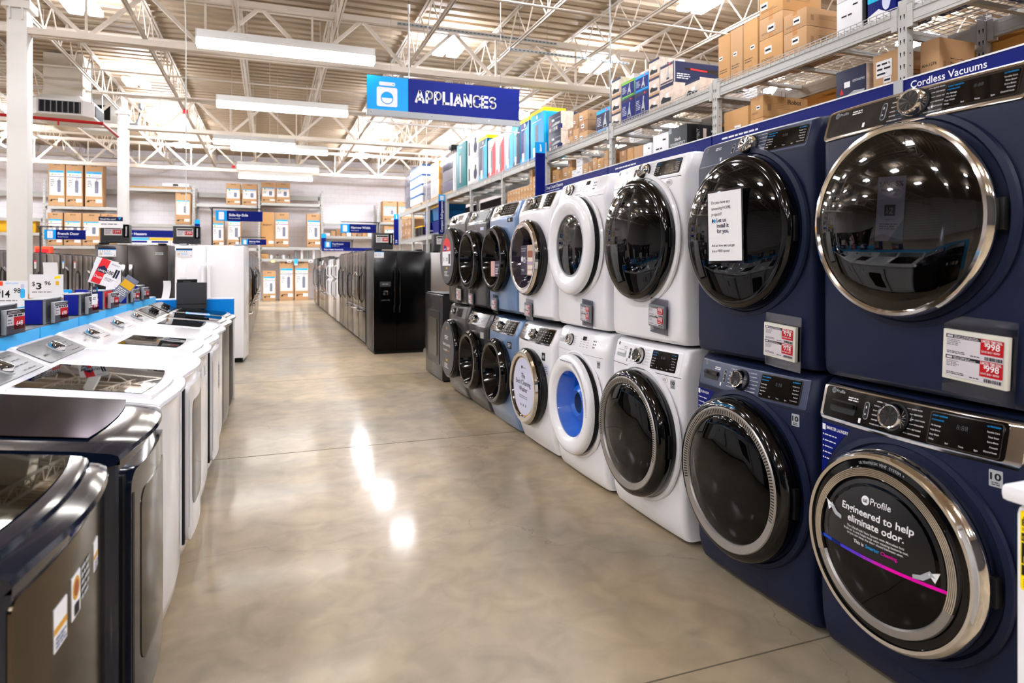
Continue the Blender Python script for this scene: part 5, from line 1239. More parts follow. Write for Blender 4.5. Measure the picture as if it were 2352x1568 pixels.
for i in range(len(PY)-1):
    y0, y1 = PY[i]+.04, PY[i+1]-.04
    step_beam(rk, (RX-.012, y0, TOPZ-.085), (RX-.012, y1, TOPZ-.085), .13, tags=2 if i in (4, 5, 6, 7) else 0); step_beam(rk, (RX+RD, y0, TOPZ-.085), (RX+RD, y1, TOPZ-.085), .13)
    wire_deck(rk, y0, y1, TOPZ, fine=i < 4)
    mz = MIDZ if i < 7 else 2.47
    step_beam(rk, (RX-.012, y0, mz-.085), (RX-.012, y1, mz-.085), .12); step_beam(rk, (RX+RD, y0, mz-.085), (RX+RD, y1, mz-.085), .12)
    wire_deck(rk, y0, y1, mz, fine=False)
    if i > 6: step_beam(rk, (RX-.012, y0, 1.75), (RX-.012, y1, 1.75)); wire_deck(rk, y0, y1, 1.8, fine=False)
    if i < 4: b = MB(); b.box(RX+RD+.05, RX+RD+.07, y0-.03, y1+.03, .3, 3.42, 'ply'); b.build('plywood_back', rk)
    else: b = MB(); b.box(RX+RD+.05, RX+RD+.06, y0, y1, .1, 3.3, mat('dark_mesh_back', (52, 46, 44), .7)); b.build('back_screen', rk)
# header strip over the vacuums
for i in range(4):
    y0, y1 = PY[i]+.0, PY[i+1]
    b = MB(); b.box(RX-.075, RX-.06, y0+.01, y1-.01, MIDZ-.04, MIDZ+.155, 'rb'); b.box(RX-.079, RX-.058, y0+.01, y1-.01, MIDZ+.15, MIDZ+.162, 'paper')
    b.T = Matrix.Translation((RX-.0755, (y0+y1)/2, 0)) @ Matrix.Rotation(WEST, 4, 'Z')
    if i in (0, 3): b.text('Cordless Vacuums' if i == 0 else 'Deep Carpet Cleaners', -1.1, MIDZ+.07, .078, 'sign', 'l', 0, .001, .012)
    else: b.lines(-1.0, -.4, MIDZ+.07, MIDZ+.11, 1, 'sign', 0)
    if i == 3: b.quad(-1.18, 1.18, MIDZ-.04, MIDZ+.0, 'sky', 0); b.lines(-1.1, -.5, MIDZ+.02, MIDZ+.04, 1, 'sign', 0)
    b.build('header_strip', rk)
b = MB(); b.box(RX-.085, RX-.056, PY[1]-.04, PY[1]+.04, MIDZ-.04, MIDZ+.16, 'lgrey'); b.build('strip_joint', rk)
# -------- cartons and retail boxes
def bx(style, y, w, z, h, name, label, cat='box', group=None, d=.42, x=4.846, cols=None, rz=0, txt=None, M_=None):
    b = MB(); hw = w/2; rn = random.Random(int(y*100+z*1000)); Y = 0; S = hw   # side faces: +x is seen from the aisle's near end
    def side(fn): b.T = Matrix.Translation((hw, 0, 0)) @ Matrix.Rotation(radians(90), 4, 'Z'); fn(); b.T = Matrix.Identity(4)
    if style == 'kraft':
        m = cols or ['kraft', 'kraft2', 'kraft3'][rn.randrange(3)]; b.rbox(-hw, hw, 0, d, 0, h, m, .004)
        b.quad(-.03, .03, h-min(.07, h*.2), h, 'tape', Y) if rn.random() < .6 else None
        b.quad(-.03, .03, 0, min(.08, h*.2), 'tape', Y)
        lx = rn.uniform(-.3, .2)*w; lz = h*rn.uniform(.35, .6); lw = min(.1, w*.3); b.quad(lx-lw/2, lx+lw/2, lz-lw*.35, lz+lw*.35, 'paper', Y, .001); b.lines(lx-lw*.4, lx+lw*.4, lz-lw*.2, lz+lw*.2, 1, 'ink', Y, .0016, 3, .6, .1)
        if w > .18: b.lines(-hw*.8, hw*.6, h*.2, h*.3, 2, 'ink', Y, .0008, rn.randrange(99), .3)
        side(lambda: (b.lines(d*.3, d*.75, h*.4, h*.7, 4, 'ink', Y, .0008, rn.randrange(99), .15), b.quad(d*.1, d*.18, h*.3, h*.6, 'kraft2', Y)))
    elif style == 'vac':      # navy carton with a product picture
        c1, c2 = cols or ('rb', 'nvy'); b.rbox(-hw, hw, 0, d, 0, h, c2, .003)
        b.quad(-hw+.006, hw-.006, .006, h-.006, c1, Y); b.quad(-hw+.01, hw-.01, h*.84, h-.01, c2, Y, .0012); b.poly([(hw*.3, h*.88), (hw*.6, h*.88), (hw*.45, h*.97)], 'red2', Y, .0016)
        b.quad(-hw*.9, hw*.9, h*.06, h*.14, c2, Y, .0012)
        b.poly([(-hw*.05, h*.2), (hw*.5, h*.2), (hw*.45, h*.3), (hw*.3, h*.62), (hw*.36, h*.78), (hw*.22, h*.8), (hw*.16, h*.6), (-hw*.05, h*.3)], 'lgrey', Y, .0014); b.disc(flat(0), hw*.2, h*.26, hw*.2, .0014, .002, 'ink', h*.05)
        b.lines(-hw*.85, -hw*.2, h*.3, h*.7, 6, 'paper', Y, .0014, 5, .3)
        side(lambda: (b.quad(.01, d-.01, .01, h-.01, c2, Y), b.poly([(d*.2, h*.62), (d*.75, h*.55), (d*.9, h*.2), (d*.98, h*.25), (d*.85, h*.75), (d*.2, h*.72)], 'chromed', Y, .0012), b.poly([(d*.3, h*.64), (d*.6, h*.6), (d*.6, h*.68), (d*.3, h*.72)], 'red2', Y, .0016), b.lines(d*.06, d*.3, h*.15, h*.45, 3, 'paper', Y, .0014, 3), b.quad(d*.01, d*.03, 0, h, 'lgrey', Y, .0014)))
    elif style == 'photo':    # cleaner box with a pale room photograph
        b.rbox(-hw, hw, 0, d, 0, h, 'photo', .003); b.quad(-hw, hw, h*.86, h, 'nvy', Y); b.quad(-hw, hw, 0, h*.12, 'kraft', Y); b.quad(-hw*.1, hw*.3, h*.4, h*.6, 'paper', Y, .0012)
        b.poly([(-hw*.8, h*.2), (hw*.6, h*.2), (hw*.7, h*.35), (0, h*.4), (-hw*.5, h*.5), (-hw*.8, h*.35)], 'ink', Y, .001)
        side(lambda: (b.quad(0, d, 0, h, 'photo', Y), b.poly([(d*.2, h*.3), (d*.5, h*.25), (d*.8, h*.4), (d*.7, h*.6), (d*.4, h*.5)], 'ink', Y, .0012), b.quad(d*.3, d*.45, h*.5, h*.75, 'purple', Y, .0014), b.quad(d*.75, d, 0, h, 'paper', Y, .0011), b.quad(0, d, 0, h*.08, 'beige', Y, .001)))
    elif style == 'tall':     # fan and heater boxes
        base, acc, top = cols; b.rbox(-hw, hw, 0, d, 0, h, base, .004)
        b.poly([(-hw, h*.1), (hw*.1, h*.3), (-hw*.2, h*.7), (hw, h*.95), (hw, 0), (-hw, 0)], acc, Y)
        b.rpatch(flat(0), -hw*.25, hw*.2, h*.12, h*.7, .001, .002, 'photo2' if base != 'paper' else 'grey', .01, 3, 3); b.disc(flat(0), 0, h*.86, min(.04, hw*.3), .001, .002, 'paper'); b.quad(-hw*.6, -hw*.1, h*.05, h*.25, 'paper', Y, .0024)
        b.lines(-hw*.7, hw*.7, h*.76, h*.8, 1, 'paper' if base != 'paper' else 'ink', Y, .002)
        if top: b.box(-hw-.003, hw+.003, -.003, d+.003, h*.93, h+.003, top)
        side(lambda: (b.quad(d*.1, d*.9, h*.05, h*.9, acc, Y), b.rpatch(flat(0), d*.35, d*.65, h*.15, h*.8, .001, .002, 'ink', .01, 3, 3), b.disc(flat(0), d*.5, h*.3, d*.28, .0005, .001, 'lilac')))
    elif style == 'midea':
        b.rbox(-hw, hw, 0, d, 0, h, 'paper', .004); b.rpatch(flat(0), -hw*.8, -hw*.5, h*.2, h*.7, .001, .002, 'dgrey', .02, 3, 3); b.disc(flat(0), hw*.5, h*.4, min(hw*.3, .14), .001, .002, 'rb'); b.rpatch(flat(0), hw*.4, hw*.65, h*.2, h*.75, .002, .003, 'ink', .01, 3, 3); b.text('Midea', hw*.1, h*.82, .07, 'sky', 'l', 0, .002)
        side(lambda: (b.rpatch(flat(0), d*.3, d*.6, h*.2, h*.75, .001, .002, 'ink', .02, 3, 3), b.text('Midea', d*.2, h*.82, .07, 'sky', 'l', 0, .002)))
    elif style == 'teal':
        b.rbox(-hw, hw, 0, d, 0, h, 'teal', .004); b.quad(-hw*.6, hw*.1, h*.1, h*.8, mat('deep_teal', (50, 90, 100), .5), Y); b.rpatch(flat(0), -hw*.4, -hw*.1, h*.15, h*.75, .001, .002, 'lgrey', .02, 3, 3); b.text('Hisense', -hw*.5, h*.9, .09, 'paper', 'l', 0, .002, .01)
        side(lambda: (b.text('Hisense', d*.1, h*.92, .06, 'paper', 'l', 0, .002, .01), b.quad(d*.2, d*.6, h*.58, h*.8, 'paper', Y), [b.quad(d*.1, d*.7, h*(.12+.1*k), h*(.17+.1*k), 'paper', Y) for k in range(4)]))
    elif style == 'black':
        b.rbox(-hw, hw, 0, d, 0, h, mat('charcoal_box', (62, 66, 68), .45), .003); b.text('Shark', 0, h*.6, h*.13, 'paper', 'c', 0, .001, .01); b.text('POWERDETECT', 0, h*.45, h*.14, 'paper', 'c', 0, .001, 0, width=w*.8); b.quad(-w*.25, w*.2, h*.32, h*.38, 'beige', Y); b.quad(-hw, -hw+.06, h*.85, h, 'lgrey', Y); b.quad(w*.25, w*.4, h*.08, h*.18, 'lgrey', Y)
        side(lambda: (b.quad(0, d, 0, h, 'ink', Y), b.quad(d*.12, d*.3, h*.1, h*.9, 'blackm', Y, .001), b.text('POWERDETECT', d*.3, h*.08, h*.12, 'paper', 'l', 0, .002, 0, rot=pi/2, width=h*.8), b.quad(d*.4, d*.48, h*.1, h*.9, 'beige', Y, .001), b.lines(d*.6, d*.9, h*.1, h*.9, 6, 'lgrey', Y, .001)))
    elif style == 'bissell':
        b.rbox(-hw, hw, 0, d, 0, h, mat('box_midnight', (30, 34, 62), .45), .003); b.poly([(-hw*.75, h*.5), (-hw*.5, h*.5), (-hw*.62, h*.62)], 'red2', Y); b.quad(-hw*.45, -hw*.05, h*.62, h*.74, 'paper', Y); b.text('CROSSWAVE MAX', hw*.9, h*.7, h*.07, 'paper', 'r', 0, .001, 0, width=w*.4)
        b.poly([(-hw*.5, h*.35), (hw*.8, h*.4), (hw*.9, h*.5), (hw*.2, h*.52), (-hw*.3, h*.45)], 'lgrey', Y)
        for k in range(5): b.quad(-hw*.85+k*hw*.34, -hw*.58+k*hw*.34, h*.13, h*.3, ['photo', 'photo2', 'lgrey', 'photo', 'rb'][k], Y)
        side(lambda: (b.quad(0, d*.5, 0, h, 'photo', Y), b.quad(d*.0, d*.06, h*.1, h*.35, 'rb', Y, .0012)))
    elif style == 'lasko':
        b.rbox(-hw, hw, 0, d, 0, h, 'paper', .003); b.quad(-hw, hw, h*.8, h, mat('print_ocean', (36, 80, 130), .5), Y); b.quad(-hw, hw, 0, h*.06, MATS['print_ocean'], Y)
        for k in (-1, 0): b.quad(hw*(k*1.0+.08), hw*(k*1.0+.5), h*.15, h*.72, 'photo', Y)
        b.lines(-hw*.4, hw*.0, h*.3, h*.5, 2, 'inkg', Y); b.lines(hw*.55, hw*.9, h*.3, h*.5, 2, 'inkg', Y)
        side(lambda: (b.quad(0, d, h*.8, h, MATS['print_ocean'], Y), b.quad(d*.1, d*.5, h*.15, h*.72, 'photo', Y), b.lines(d*.55, d*.9, h*.3, h*.6, 3, 'inkg', Y)))
    elif style == 'spin':
        b.rbox(-hw, hw, 0, d, 0, h, 'rb', .003); b.quad(-hw, hw*.2, h*.35, h*.5, 'cyan', Y); b.text('EASYWRING', -hw*.9, h*.66, h*.1, 'paper', 'l', 0, .001, .02, width=w*.5); b.text('CLEAN', -hw*.9, h*.54, h*.12, 'paper', 'l', 0, .001, .03, width=w*.45); b.disc(flat(0), hw*.35, h*.3, hw*.3, .001, .002, 'lilac', h*.16); b.disc(flat(0), hw*.3, h*.42, hw*.25, .002, .003, 'red2', h*.07); b.poly([(-hw, 0), (hw, 0), (-hw*.2, h*.2), (-hw, h*.12)], 'paper', Y, .0009)
        b.rpatch(flat(0), hw*.1, hw*.7, h*.5, h*.95, .001, .002, 'purple', .03, 3, 3)
    elif style == 'goldside':
        b.rbox(-hw, hw, 0, d, 0, h, 'beige', .006); b.quad(-hw*.8, hw*.3, h*.2, h*.8, 'lgrey', Y); side(lambda: (b.quad(0, d*.5, 0, h, 'gold', Y), b.lines(d*.1, d*.4, h*.2, h*.8, 2, 'beige', Y, .0014)))
    elif style == 'plain':
        b.rbox(-hw, hw, 0, d, 0, h, cols or 'paper', .006); b.lines(-hw*.6, hw*.3, h*.5, h*.58, 1, 'ink', Y, .0012, 3, .6); b.lines(hw*.3, hw*.8, h*.75, h*.83, 1, 'ink', Y, .0012, 5, .6)
    if txt: b.text(txt[0], txt[1]*w, txt[2]*h, txt[3], 'ink', 'l', 0, .002, .01)
    o = b.build(name, loc=(x, y, z), rz=WEST+rz); tag(o, label, cat, group); return o
T_ = TOPZ+.0045; G1 = 'goods on the upper rack deck'; G2 = 'goods on the middle rack deck'; sl = .003
bx('kraft', 6.13, .2, T_, .545, 'tall_carton', 'tall narrow kraft carton farthest left of three upright ones on the top deck', group=G1, cols='kraft3')
bx('kraft', 5.92, .2, T_, .555, 'tall_carton', 'middle one of three tall narrow kraft cartons on the top deck', group=G1, cols='kraft')
bx('kraft', 5.695, .215, T_, .562, 'tall_carton', 'tall kraft carton nearest the carton stack, third of three upright ones', group=G1, cols='kraft3')
for k, (z, h) in enumerate([(0, .285), (.288, .22), (.511, .26)]): bx('kraft', 5.39, .335, T_+z, h, 'carton', 'taped kraft carton, %s layer of the tall stack beside the upright cartons' % ['bottom', 'middle', 'top'][k], group=G1, cols=['kraft3', 'kraft', 'kraft3'][k], d=.5)
for k, (z, h) in enumerate([(0, .24), (.243, .18)]): bx('kraft', 5.06, .3, T_+z, h, 'carton', 'wide kraft carton, %s of the two beside the white wrapped pack' % ['lower', 'upper'][k], group=G1, cols='kraft', d=.5)
for k, (z, h) in enumerate([(0, .3), (.303, .25)]): bx('plain', 4.42, .27, T_+z, h, 'wrapped_pack', 'white wrapped pack on the top deck, %s one' % ['lower', 'upper'][k], 'pack', G1)
bx('plain', 4.262, .035, T_, .5, 'slim_box', 'slim black box squeezed beside the white wrapped packs', group=G1, cols='blackm')
bx('spin', 4.09, .27, T_, .5, 'mop_box', 'blue spin mop box beside the rack post on the top deck', group=G1)
bx('spin', 3.73, .26, T_, .48, 'mop_box', 'blue spin mop box cut by the upper edge, right of the rack post', group=G1)
bx('spin', 3.3, .3, T_, .48, 'mop_box', 'blue mop box seen through the wire deck at the right', group=G1, d=.6, x=5.0)
bx('kraft', 2.7, .4, T_, .4, 'carton', 'kraft carton seen from below through the nearest wire deck', group=G1, d=.4, x=5.2)
for k, (z, h) in enumerate([(0, .21), (.213, .24), (.456, .262)]): bx('photo', 8.6, .27, T_+z, h, 'cleaner_box', 'small photo-printed cleaner box left of the green topped one, %s layer' % ['bottom', 'middle', 'top'][k], group=G1, d=.4)
bx('vac', 8.26, .36, T_, .35, 'vacuum_box', 'blue carpet washer box below the green one', group=G1); bx('vac', 8.26, .36, T_+.353, .245, 'vacuum_box', 'blue box with a green top panel', group=G1, cols=('rb', 'green'))
bx('vac', 7.885, .34, T_, .35, 'vacuum_box', 'blue vacuum box with white text, below the bright blue one', group=G1); bx('vac', 7.885, .34, T_+.353, .23, 'vacuum_box', 'bright blue rimmed vacuum box beside the green topped one', group=G1, cols=('rb', 'sky'))
for k, (z, h) in enumerate([(0, .22), (.223, .235), (.461, .243)]): bx('photo', 7.575, .25, T_+z, h, 'cleaner_box', 'photo-printed cleaner box in the stack before the long vacuum boxes, %s layer' % ['bottom', 'middle', 'top'][k], group=G1, d=.4)
bx('photo', 7.28, .31, T_, .285, 'long_box', 'long box with a room photograph on its flank, lower one', group=G1, d=.8)
bx('vac', 7.28, .31, T_+.288, .27, 'long_box', 'long navy box with a stick vacuum picture on its flank', group=G1, d=.86, cols=('photo', 'nvy'))
bx('photo', 6.8, .3, T_, .22, 'long_box', 'navy and photo printed box low beside the rack post', group=G1, d=.86, x=4.9)
bx('vac', 9.0, .47, T_, .36, 'vacuum_box', 'single blue box with a light blue flank, before the kraft stack', group=G1, cols=('nvy', 'sky'))
for k, (y, w, z, h) in enumerate([(10.19, .2, 0, .15), (10.19, .2, .153, .14), (9.97, .22, 0, .24), (9.97, .22, .243, .25), (9.69, .32, 0, .14), (9.69, .32, .143, .17), (9.69, .32, .316, .16)]):
    bx('kraft', y, w-.01, T_+z, h, 'carton', 'small kraft carton in the seven-carton cluster by the single blue box, ' + ['left bottom', 'left upper', 'middle bottom', 'middle top', 'right bottom', 'right centre', 'right top'][k], group=G1, cols='kraft2' if k % 2 else 'kraft', d=.45)
for k in (0, 1): bx('bissell', 10.85, .55, T_+.345*k, .342, 'cleaner_box', 'dark blue cleaner box with product pictures, %s of the pair by the blue column sign' % ['lower', 'upper'][k], group=G1, d=.5)
YW = [('yt', 11.68, .68, 0, .93, 'tall', ('cyan', 'sky', 'yellow'), 'tall bright blue fan box with a yellow top nearest the column sign'),
      ('db', 12.33, .5, 0, .9, 'tall', ('rb', 'sky', 'yellow'), 'tall royal blue fan box behind the hanging sign edge'),
      ('cy', 12.8, .37, 0, .9, 'tall', ('cyan', 'nvy', None), 'slim cyan fan box between the lilac and royal blue ones'),
      ('li', 13.25, .48, 0, .98, 'tall', ('lilac', 'sky2', None), 'pale lilac tower fan box'),
      ('r2', 13.83, .56, 0, .87, 'tall', ('paper', 'red2', None), 'white and red heater box, right one of two'),
      ('r1', 14.43, .57, 0, .88, 'tall', ('paper', 'red2', None), 'white and red heater box, left one of two'),
      ('cb', 15.1, .66, 0, 1.06, 'tall', ('nvy', 'cyan', 'yellow'), 'black and cyan fan box with yellow top left of the red ones'),
      ('m1', 15.96, .95, 0, .64, 'midea', None, 'white air conditioner box, lower of two'),
      ('m2', 15.96, .95, .643, .69, 'midea', None, 'white air conditioner box, upper of two'),
      ('te', 17.0, .92, 0, 1.24, 'teal', None, 'tall teal air conditioner box'),
      ('wn', 17.69, .33, 0, 1.08, 'tall', ('paper', 'lgrey', None), 'narrow white box left of the teal one'),
      ('b1', 20.06, 1.1, .09, .53, 'goldside', None, 'gold sided box on a pallet, lower of two'),
      ('b2', 20.06, 1.1, .63, .55, 'goldside', None, 'gold sided box on a pallet, upper of two')]
for nm, y, w, z, h, st, cl, lab in YW:
    bx(st, y, w-.02, T_+z, h, {'tall': 'fan_box', 'midea': 'air_conditioner_box', 'teal': 'air_conditioner_box', 'goldside': 'carton'}[st], lab, group=G1, d=.45 if st == 'tall' else .6, cols=cl)
def wrapped(x, y, w, z, h, d, label, inner, rz=WEST):
    t = thing('wrapped_load', label, 'wrapped load', (x, y, z), rz, G1)
    b = MB(); n = 0
    for k in range(3): b.rbox(-w*.42, w*.42, .05, d-.05, .005+h*.3*k, h*.3*(k+1)-.01, inner[k % len(inner)], .01)
    b.quad(-w*.3, 0, h*.3, h*.6, 'paper', .05, .002); b.build('contents', t)
    b = MB(); rn = random.Random(int(y*10)); secs = []
    for k in range(9):
        q = k/8; f = 1 if q < .85 else 1-(q-.85)*3.5
        secs.append([(cx*w*.5*f*rn.uniform(.94, 1.04), d/2+cy*d*.5*f*rn.uniform(.94, 1.04), h*1.12*q) for cx, cy in ((-1, -1), (-.3, -1.02), (.4, -.98), (1, -1), (1.02, 0), (1, 1), (0, 1.03), (-1, 1), (-1, 0))])
    b.loft(secs, 'wrap'); b.build('film', t); return t
def pallet(x, y, w, z, d, label, rz=WEST):
    t = thing('pallet', label, 'pallet', (x, y, z), rz, 'wooden pallets on the rack')
    for k in range(3): b = MB(); b.box(-w/2, w/2, d*k/2.15, d*k/2.15+.04, .012, .07, 'wood'); b.build('stringer', t)
    for k in range(5): b = MB(); b.box(-w/2+(w-.09)*k/4, -w/2+(w-.09)*k/4+.09, 0, d, .07, .085, 'wood'); b.build('deck_board', t)
    b = MB(); b.box(-w/2, w/2, 0, .09, 0, .012, 'wood'); b.build('base_board', t); return t
wrapped(4.85, 18.64, 1.45, T_+.09, 1.1, .6, 'white film-wrapped load on a pallet with a black item on top', ['lilac', 'paper', 'rb'])
wrapped(4.85, 21.3, .95, T_+.09, .62, .6, 'low white film-wrapped load between the gold boxes and the white-blue cartons', ['paper'])
wrapped(4.85, 24.45, 1.0, T_+.09, 1.4, .6, 'tall grey-white film-wrapped load at the far end of the top deck', ['lgrey', 'lilac'])
o = MB().rbox(-.16, .16, 0, .3, 0, .16, 'blackm', .05).build('black_bundle', loc=(4.95, 18.64, T_+1.33), rz=WEST); tag(o, 'small black bundle lying on top of the white wrapped load', 'bundle')
for y, w, lab in ((18.64, 1.4, 'under the white wrapped load'), (20.06, 1.1, 'under the gold boxes'), (21.3, .95, 'under the low wrapped load'), (22.84, 1.5, 'under the white-blue cartons'), (24.45, 1.0, 'under the far wrapped load')): pallet(4.84, y, w, T_, .6, 'light wooden pallet '+lab)
for k in range(4): bx('lasko', 22.84, 1.9, T_+.088+.33*k, .325, 'heater_carton', 'white carton with blue top band, %s of the four-high far stack' % ['bottom', 'second', 'third', 'top'][k], group=G1, d=.6)
# middle deck, above the header strip
Mz = MIDZ+.0045
bx('plain', 7.42, .36, Mz, .42, 'white_box', 'plain white box standing left of the black vacuum box', group=G2)
bx('black', 7.03, .39, Mz, .44, 'vacuum_box', 'black and charcoal vacuum box with large white lettering', group=G2, d=.6)
bx('kraft', 5.93, .4, Mz, .41, 'robot_carton', 'wide kraft carton beside the rack post on the middle deck', group=G2, cols='kraft3', d=.6)
for k in (0, 1):
    o = bx('kraft', 5.6, .19, Mz+.236*k, .233, 'robot_carton', 'kraft carton with black lettering on its long flank, %s of two' % ['lower', 'upper'][k], group=G2, cols='kraft3', d=.6)
    b = MB(); b.T = Matrix.Translation((.095, 0, 0)) @ Matrix.Rotation(radians(90), 4, 'Z'); b.text('iRobot', .32, .16, .07, 'ink', 'l', 0, .002, .01); b.build('lettering', o)
bx('bissell', 4.4, .32, Mz, .43, 'cleaner_box', 'dark navy cleaner box on the middle deck beside the kraft carton with a white label', group=G2, d=.24)
o = bx('kraft', 4.05, .24, Mz, .46, 'carton', 'kraft carton with a large white handwritten label, left of the rack post', group=G2, cols='kraft', d=.4)
b = MB(); b.quad(-.09, .06, .26, .4, 'paper', 0, .002); b.lines(-.08, .05, .27, .39, 3, 'ink', 0, .003, 4, .4); b.build('label', o)
bx('kraft', 3.7, .16, Mz, .46, 'carton', 'kraft carton printed with a dark code, right of the rack post', group=G2, cols='kraft', d=.4, x=4.9, txt=('AH-1276', -.42, .55, .034))
rn = random.Random(5); y = 11.0-.06; k = 0; cl = []
while y > 8.72:
    w = rn.uniform(.13, .24); n = rn.choice([1, 2, 2, 3]); z = 0
    for j in range(n):
        h = rn.uniform(.12, .22); cl.append((y-w/2, w, z, h, j, k)); z += h+sl
    y -= w+.012; k += 1
ncol = k
for (yy, w, z, h, j, k) in cl:
    white = k in (4, 5)
    bx('plain' if white else 'kraft', yy, w, Mz+z, h, 'small_carton', 'small %s middle deck carton, %s stack from the Vacuums column sign, %s layer' % ('white' if white else 'brown', ORD[k], ORD[j]), group='small cartons behind the blue header strip', cols=None if not white else 'paper', d=.35)
y = 8.5; k = 0
for w, hs in ((.2, (.2,)), (.17, (.22,)), (.22, (.19,)), (.2, (.17,))):
    bx('plain' if k == 3 else 'kraft', y-w/2, w, Mz, .3+hs[0]*.3, 'small_carton', 'medium %s carton right of the second rack post, %s from the post' % ('white' if k == 3 else 'brown', ORD[k]), group=G2, d=.35); y -= w+.02; k += 1
# small parts cartons beyond the column sign
y = 11.25; k = 0; prn = random.Random(9)
while y < 13.35:
    n = 4 if k < 2 else (3 if k < 3 else max(2, 4-(k+1)//3 + prn.choice([0, 0, 1])))
    for j in range(n):
        bx('kraft', y+.075, .15, Mz+j*.143, .14, 'parts_carton', 'little yellow-brown carton beyond the column sign, %s column from it, %s layer' % (ORD[k], ORD[j]), group='little cartons beyond the column sign', cols='kraft3', d=.25)
    y += .165; k += 1
# far bays
for k, (y, z, w, h) in enumerate([(25.2, 0, .5, .4), (25.2, .403, .5, .3), (24.6, 0, .55, .42), (24.6, .423, .55, .34), (24.0, 0, .5, .38), (24.0, .383, .5, .36)]):
    bx('kraft', y, w, 2.4745+z, h, 'carton', 'brown carton in the far low bay, %s column, %s layer' % (ORD[k//2], ['bottom', 'top'][k % 2]), group='cartons in the far low bay', cols='kraft2', d=.5)
for k in range(3):
    t = thing('tote', 'black tote with a yellow lid on the far lower deck, %s of three' % ORD[k], 'tote', (4.85, 23.2-.42*k-.3, 2.4745), WEST, 'black totes with yellow lids')
    b = MB(); b.loft([[(sx*w, .25+sy*.22, z) for sx, sy in ((-1, -1), (1, -1), (1, 1), (-1, 1))] for z, w in ((0, .16), (.33, .19))], 'blackm', smooth=False); b.build('tub', t)
    b = MB(); b.rbox(-.2, .2, 0, .5, .33, .37, 'yel2', .01); b.build('lid', t)
tt = mat('tub_teal', (20, 90, 140), .4)
for q, (yy, sc) in enumerate(((19.55, 1.0), (21.2, .42))):
    for k, (c, z) in enumerate((('rb', 0), (tt, .42))):
        t = thing('storage_tub', '%s plastic tub on the far lower deck, %s stack, %s one' % (('bright blue', 'teal blue')[k], ('wide', 'narrow')[q], ('lower', 'upper')[k]), 'tub', (4.86, yy, 2.4745+z), WEST, 'blue tubs in the far bay')
        b = MB(); b.loft([[(sx*w*sc, .3+sy*.28, zz) for sx, sy in ((-1, -1), (1, -1), (1, 1), (-1, 1))] for zz, w in ((0, .8), (.4, .97))], c, smooth=False); b.build('tub', t)
        if k: b = MB(); b.rbox(-1.0*sc, 1.0*sc, 0, .6, .402, .44, 'yel2', .01); b.build('lid', t)
for k in range(6):
    t = thing('hanging_bag', 'brown wrapped furniture piece on the lower level, %s from the fridge sign column' % ORD[k], 'furniture', (5.0, (17.6, 16.7, 15.2, 14.3, 12.78, 11.84)[k], 1.2), WEST, 'wrapped furniture on the lower rack level')
    b = MB(); b.loft([[(sx*.38*f, .25+sy*.25*f, z) for sx, sy in ((-1, -1), (0, -1.1), (1, -1), (1, 1), (-1, 1))] for z, f in ((0, .9), (.4, 1), (.9, .95), (1.15, .6), (1.3, .2))], mat('brown_bundle', (84, 70, 64), .6)); b.build('cover', t)
    b = MB(); b.rbox(-.42, .42, 0, .55, -1.2, -.005, 'dgrey', .01); b.build('plinth', t)
# column banners
def banner(y, z0, z1, w, txt, label, icon):
    t = thing('column_banner', label, 'sign', (4.63, y, z0), 0, 'vertical blue column signs'); h = z1-z0
    b = MB(); b.box(-w/2, w/2, -.01, .01, 0, h, 'rb'); b.quad(-w/2, w/2, h-w*1.0, h, 'sky', -.01)
    if icon: b.rpatch(flat(-.01), -w*.28, w*.28, h-w*.85, h-w*.2, .001, .002, 'sign', w*.06, 3, 3); b.quad(-w*.2, w*.2, h-w*.5, h-w*.48, 'sky', -.0125)
    else: b.poly([(-w*.1, h-w*.85), (w*.12, h-w*.85), (w*.1, h-w*.55), (w*.02, h-w*.2), (-w*.08, h-w*.2), (-w*.04, h-w*.5)], 'sign', -.01, .0015)
    if txt: b.text(txt, w*.17, h*.05, w*.52, 'sign', 'l', -.01, .0015, .012, rot=pi/2, width=min(h-w*1.35, len(txt)*w*.32))
    b.build('board', t)
    b = MB(); b.box(w/2-.01, w/2+.02, -.012, .012, 0, h, 'lgrey'); b.box(w/2, w/2+.06, -.012, .012, h*.3, h*.33, 'lgrey'); b.box(w/2, w/2+.06, -.012, .012, h*.8, h*.83, 'lgrey'); b.build('bracket', t)
banner(11.0, 2.2, 3.72, .2, 'Vacuums', 'vertical blue column sign with a vacuum icon, ending in the letters ns', False)
banner(18.3, 2.38, 3.52, .19, 'Compact Refrigerators', 'vertical blue Compact Refrigerators column sign', True)
banner(25.5, 2.3, 3.5, .2, '34', 'small vertical blue sign at the far end of the rack, numbered 34', False)
# ================================================================ hanging department sign
t = thing('department_sign', 'large blue APPLIANCES sign with a washing machine icon hanging over the aisle', 'sign', (2.58, 9.92, 3.72))
b = MB(); b.box(-1.22, 1.22, -.012, .012, .09, .6, mat('sign_royal', (0, 26, 122), .5, spec=.4)); b.quad(-1.22, -.6, .09, .6, 'sky', -.012)
ic = -.92
b.rpatch(flat(-.012), ic-.155, ic+.155, .145, .435, .001, .003, 'sign', .025, 4, 3); b.rpatch(flat(-.012), ic-.12, ic+.12, .46, .515, .001, .003, 'sign', .018, 4, 2)
b.disc(flat(-.012), ic, .275, .095, .003, .004, 'sky'); b.poly([(ic+.082*cos(a), .275+.082*sin(a)) for a in [pi+pi*k/12 for k in range(13)]], 'sign', -.012, .005)
b.quad(ic-.085, ic+.085, .272, .285, 'sign', -.012, .0052) if 0 else None
b.disc(flat(-.012), ic+.09, .487, .01, .003, .004, 'sky')
w_ = .2; h_ = .1
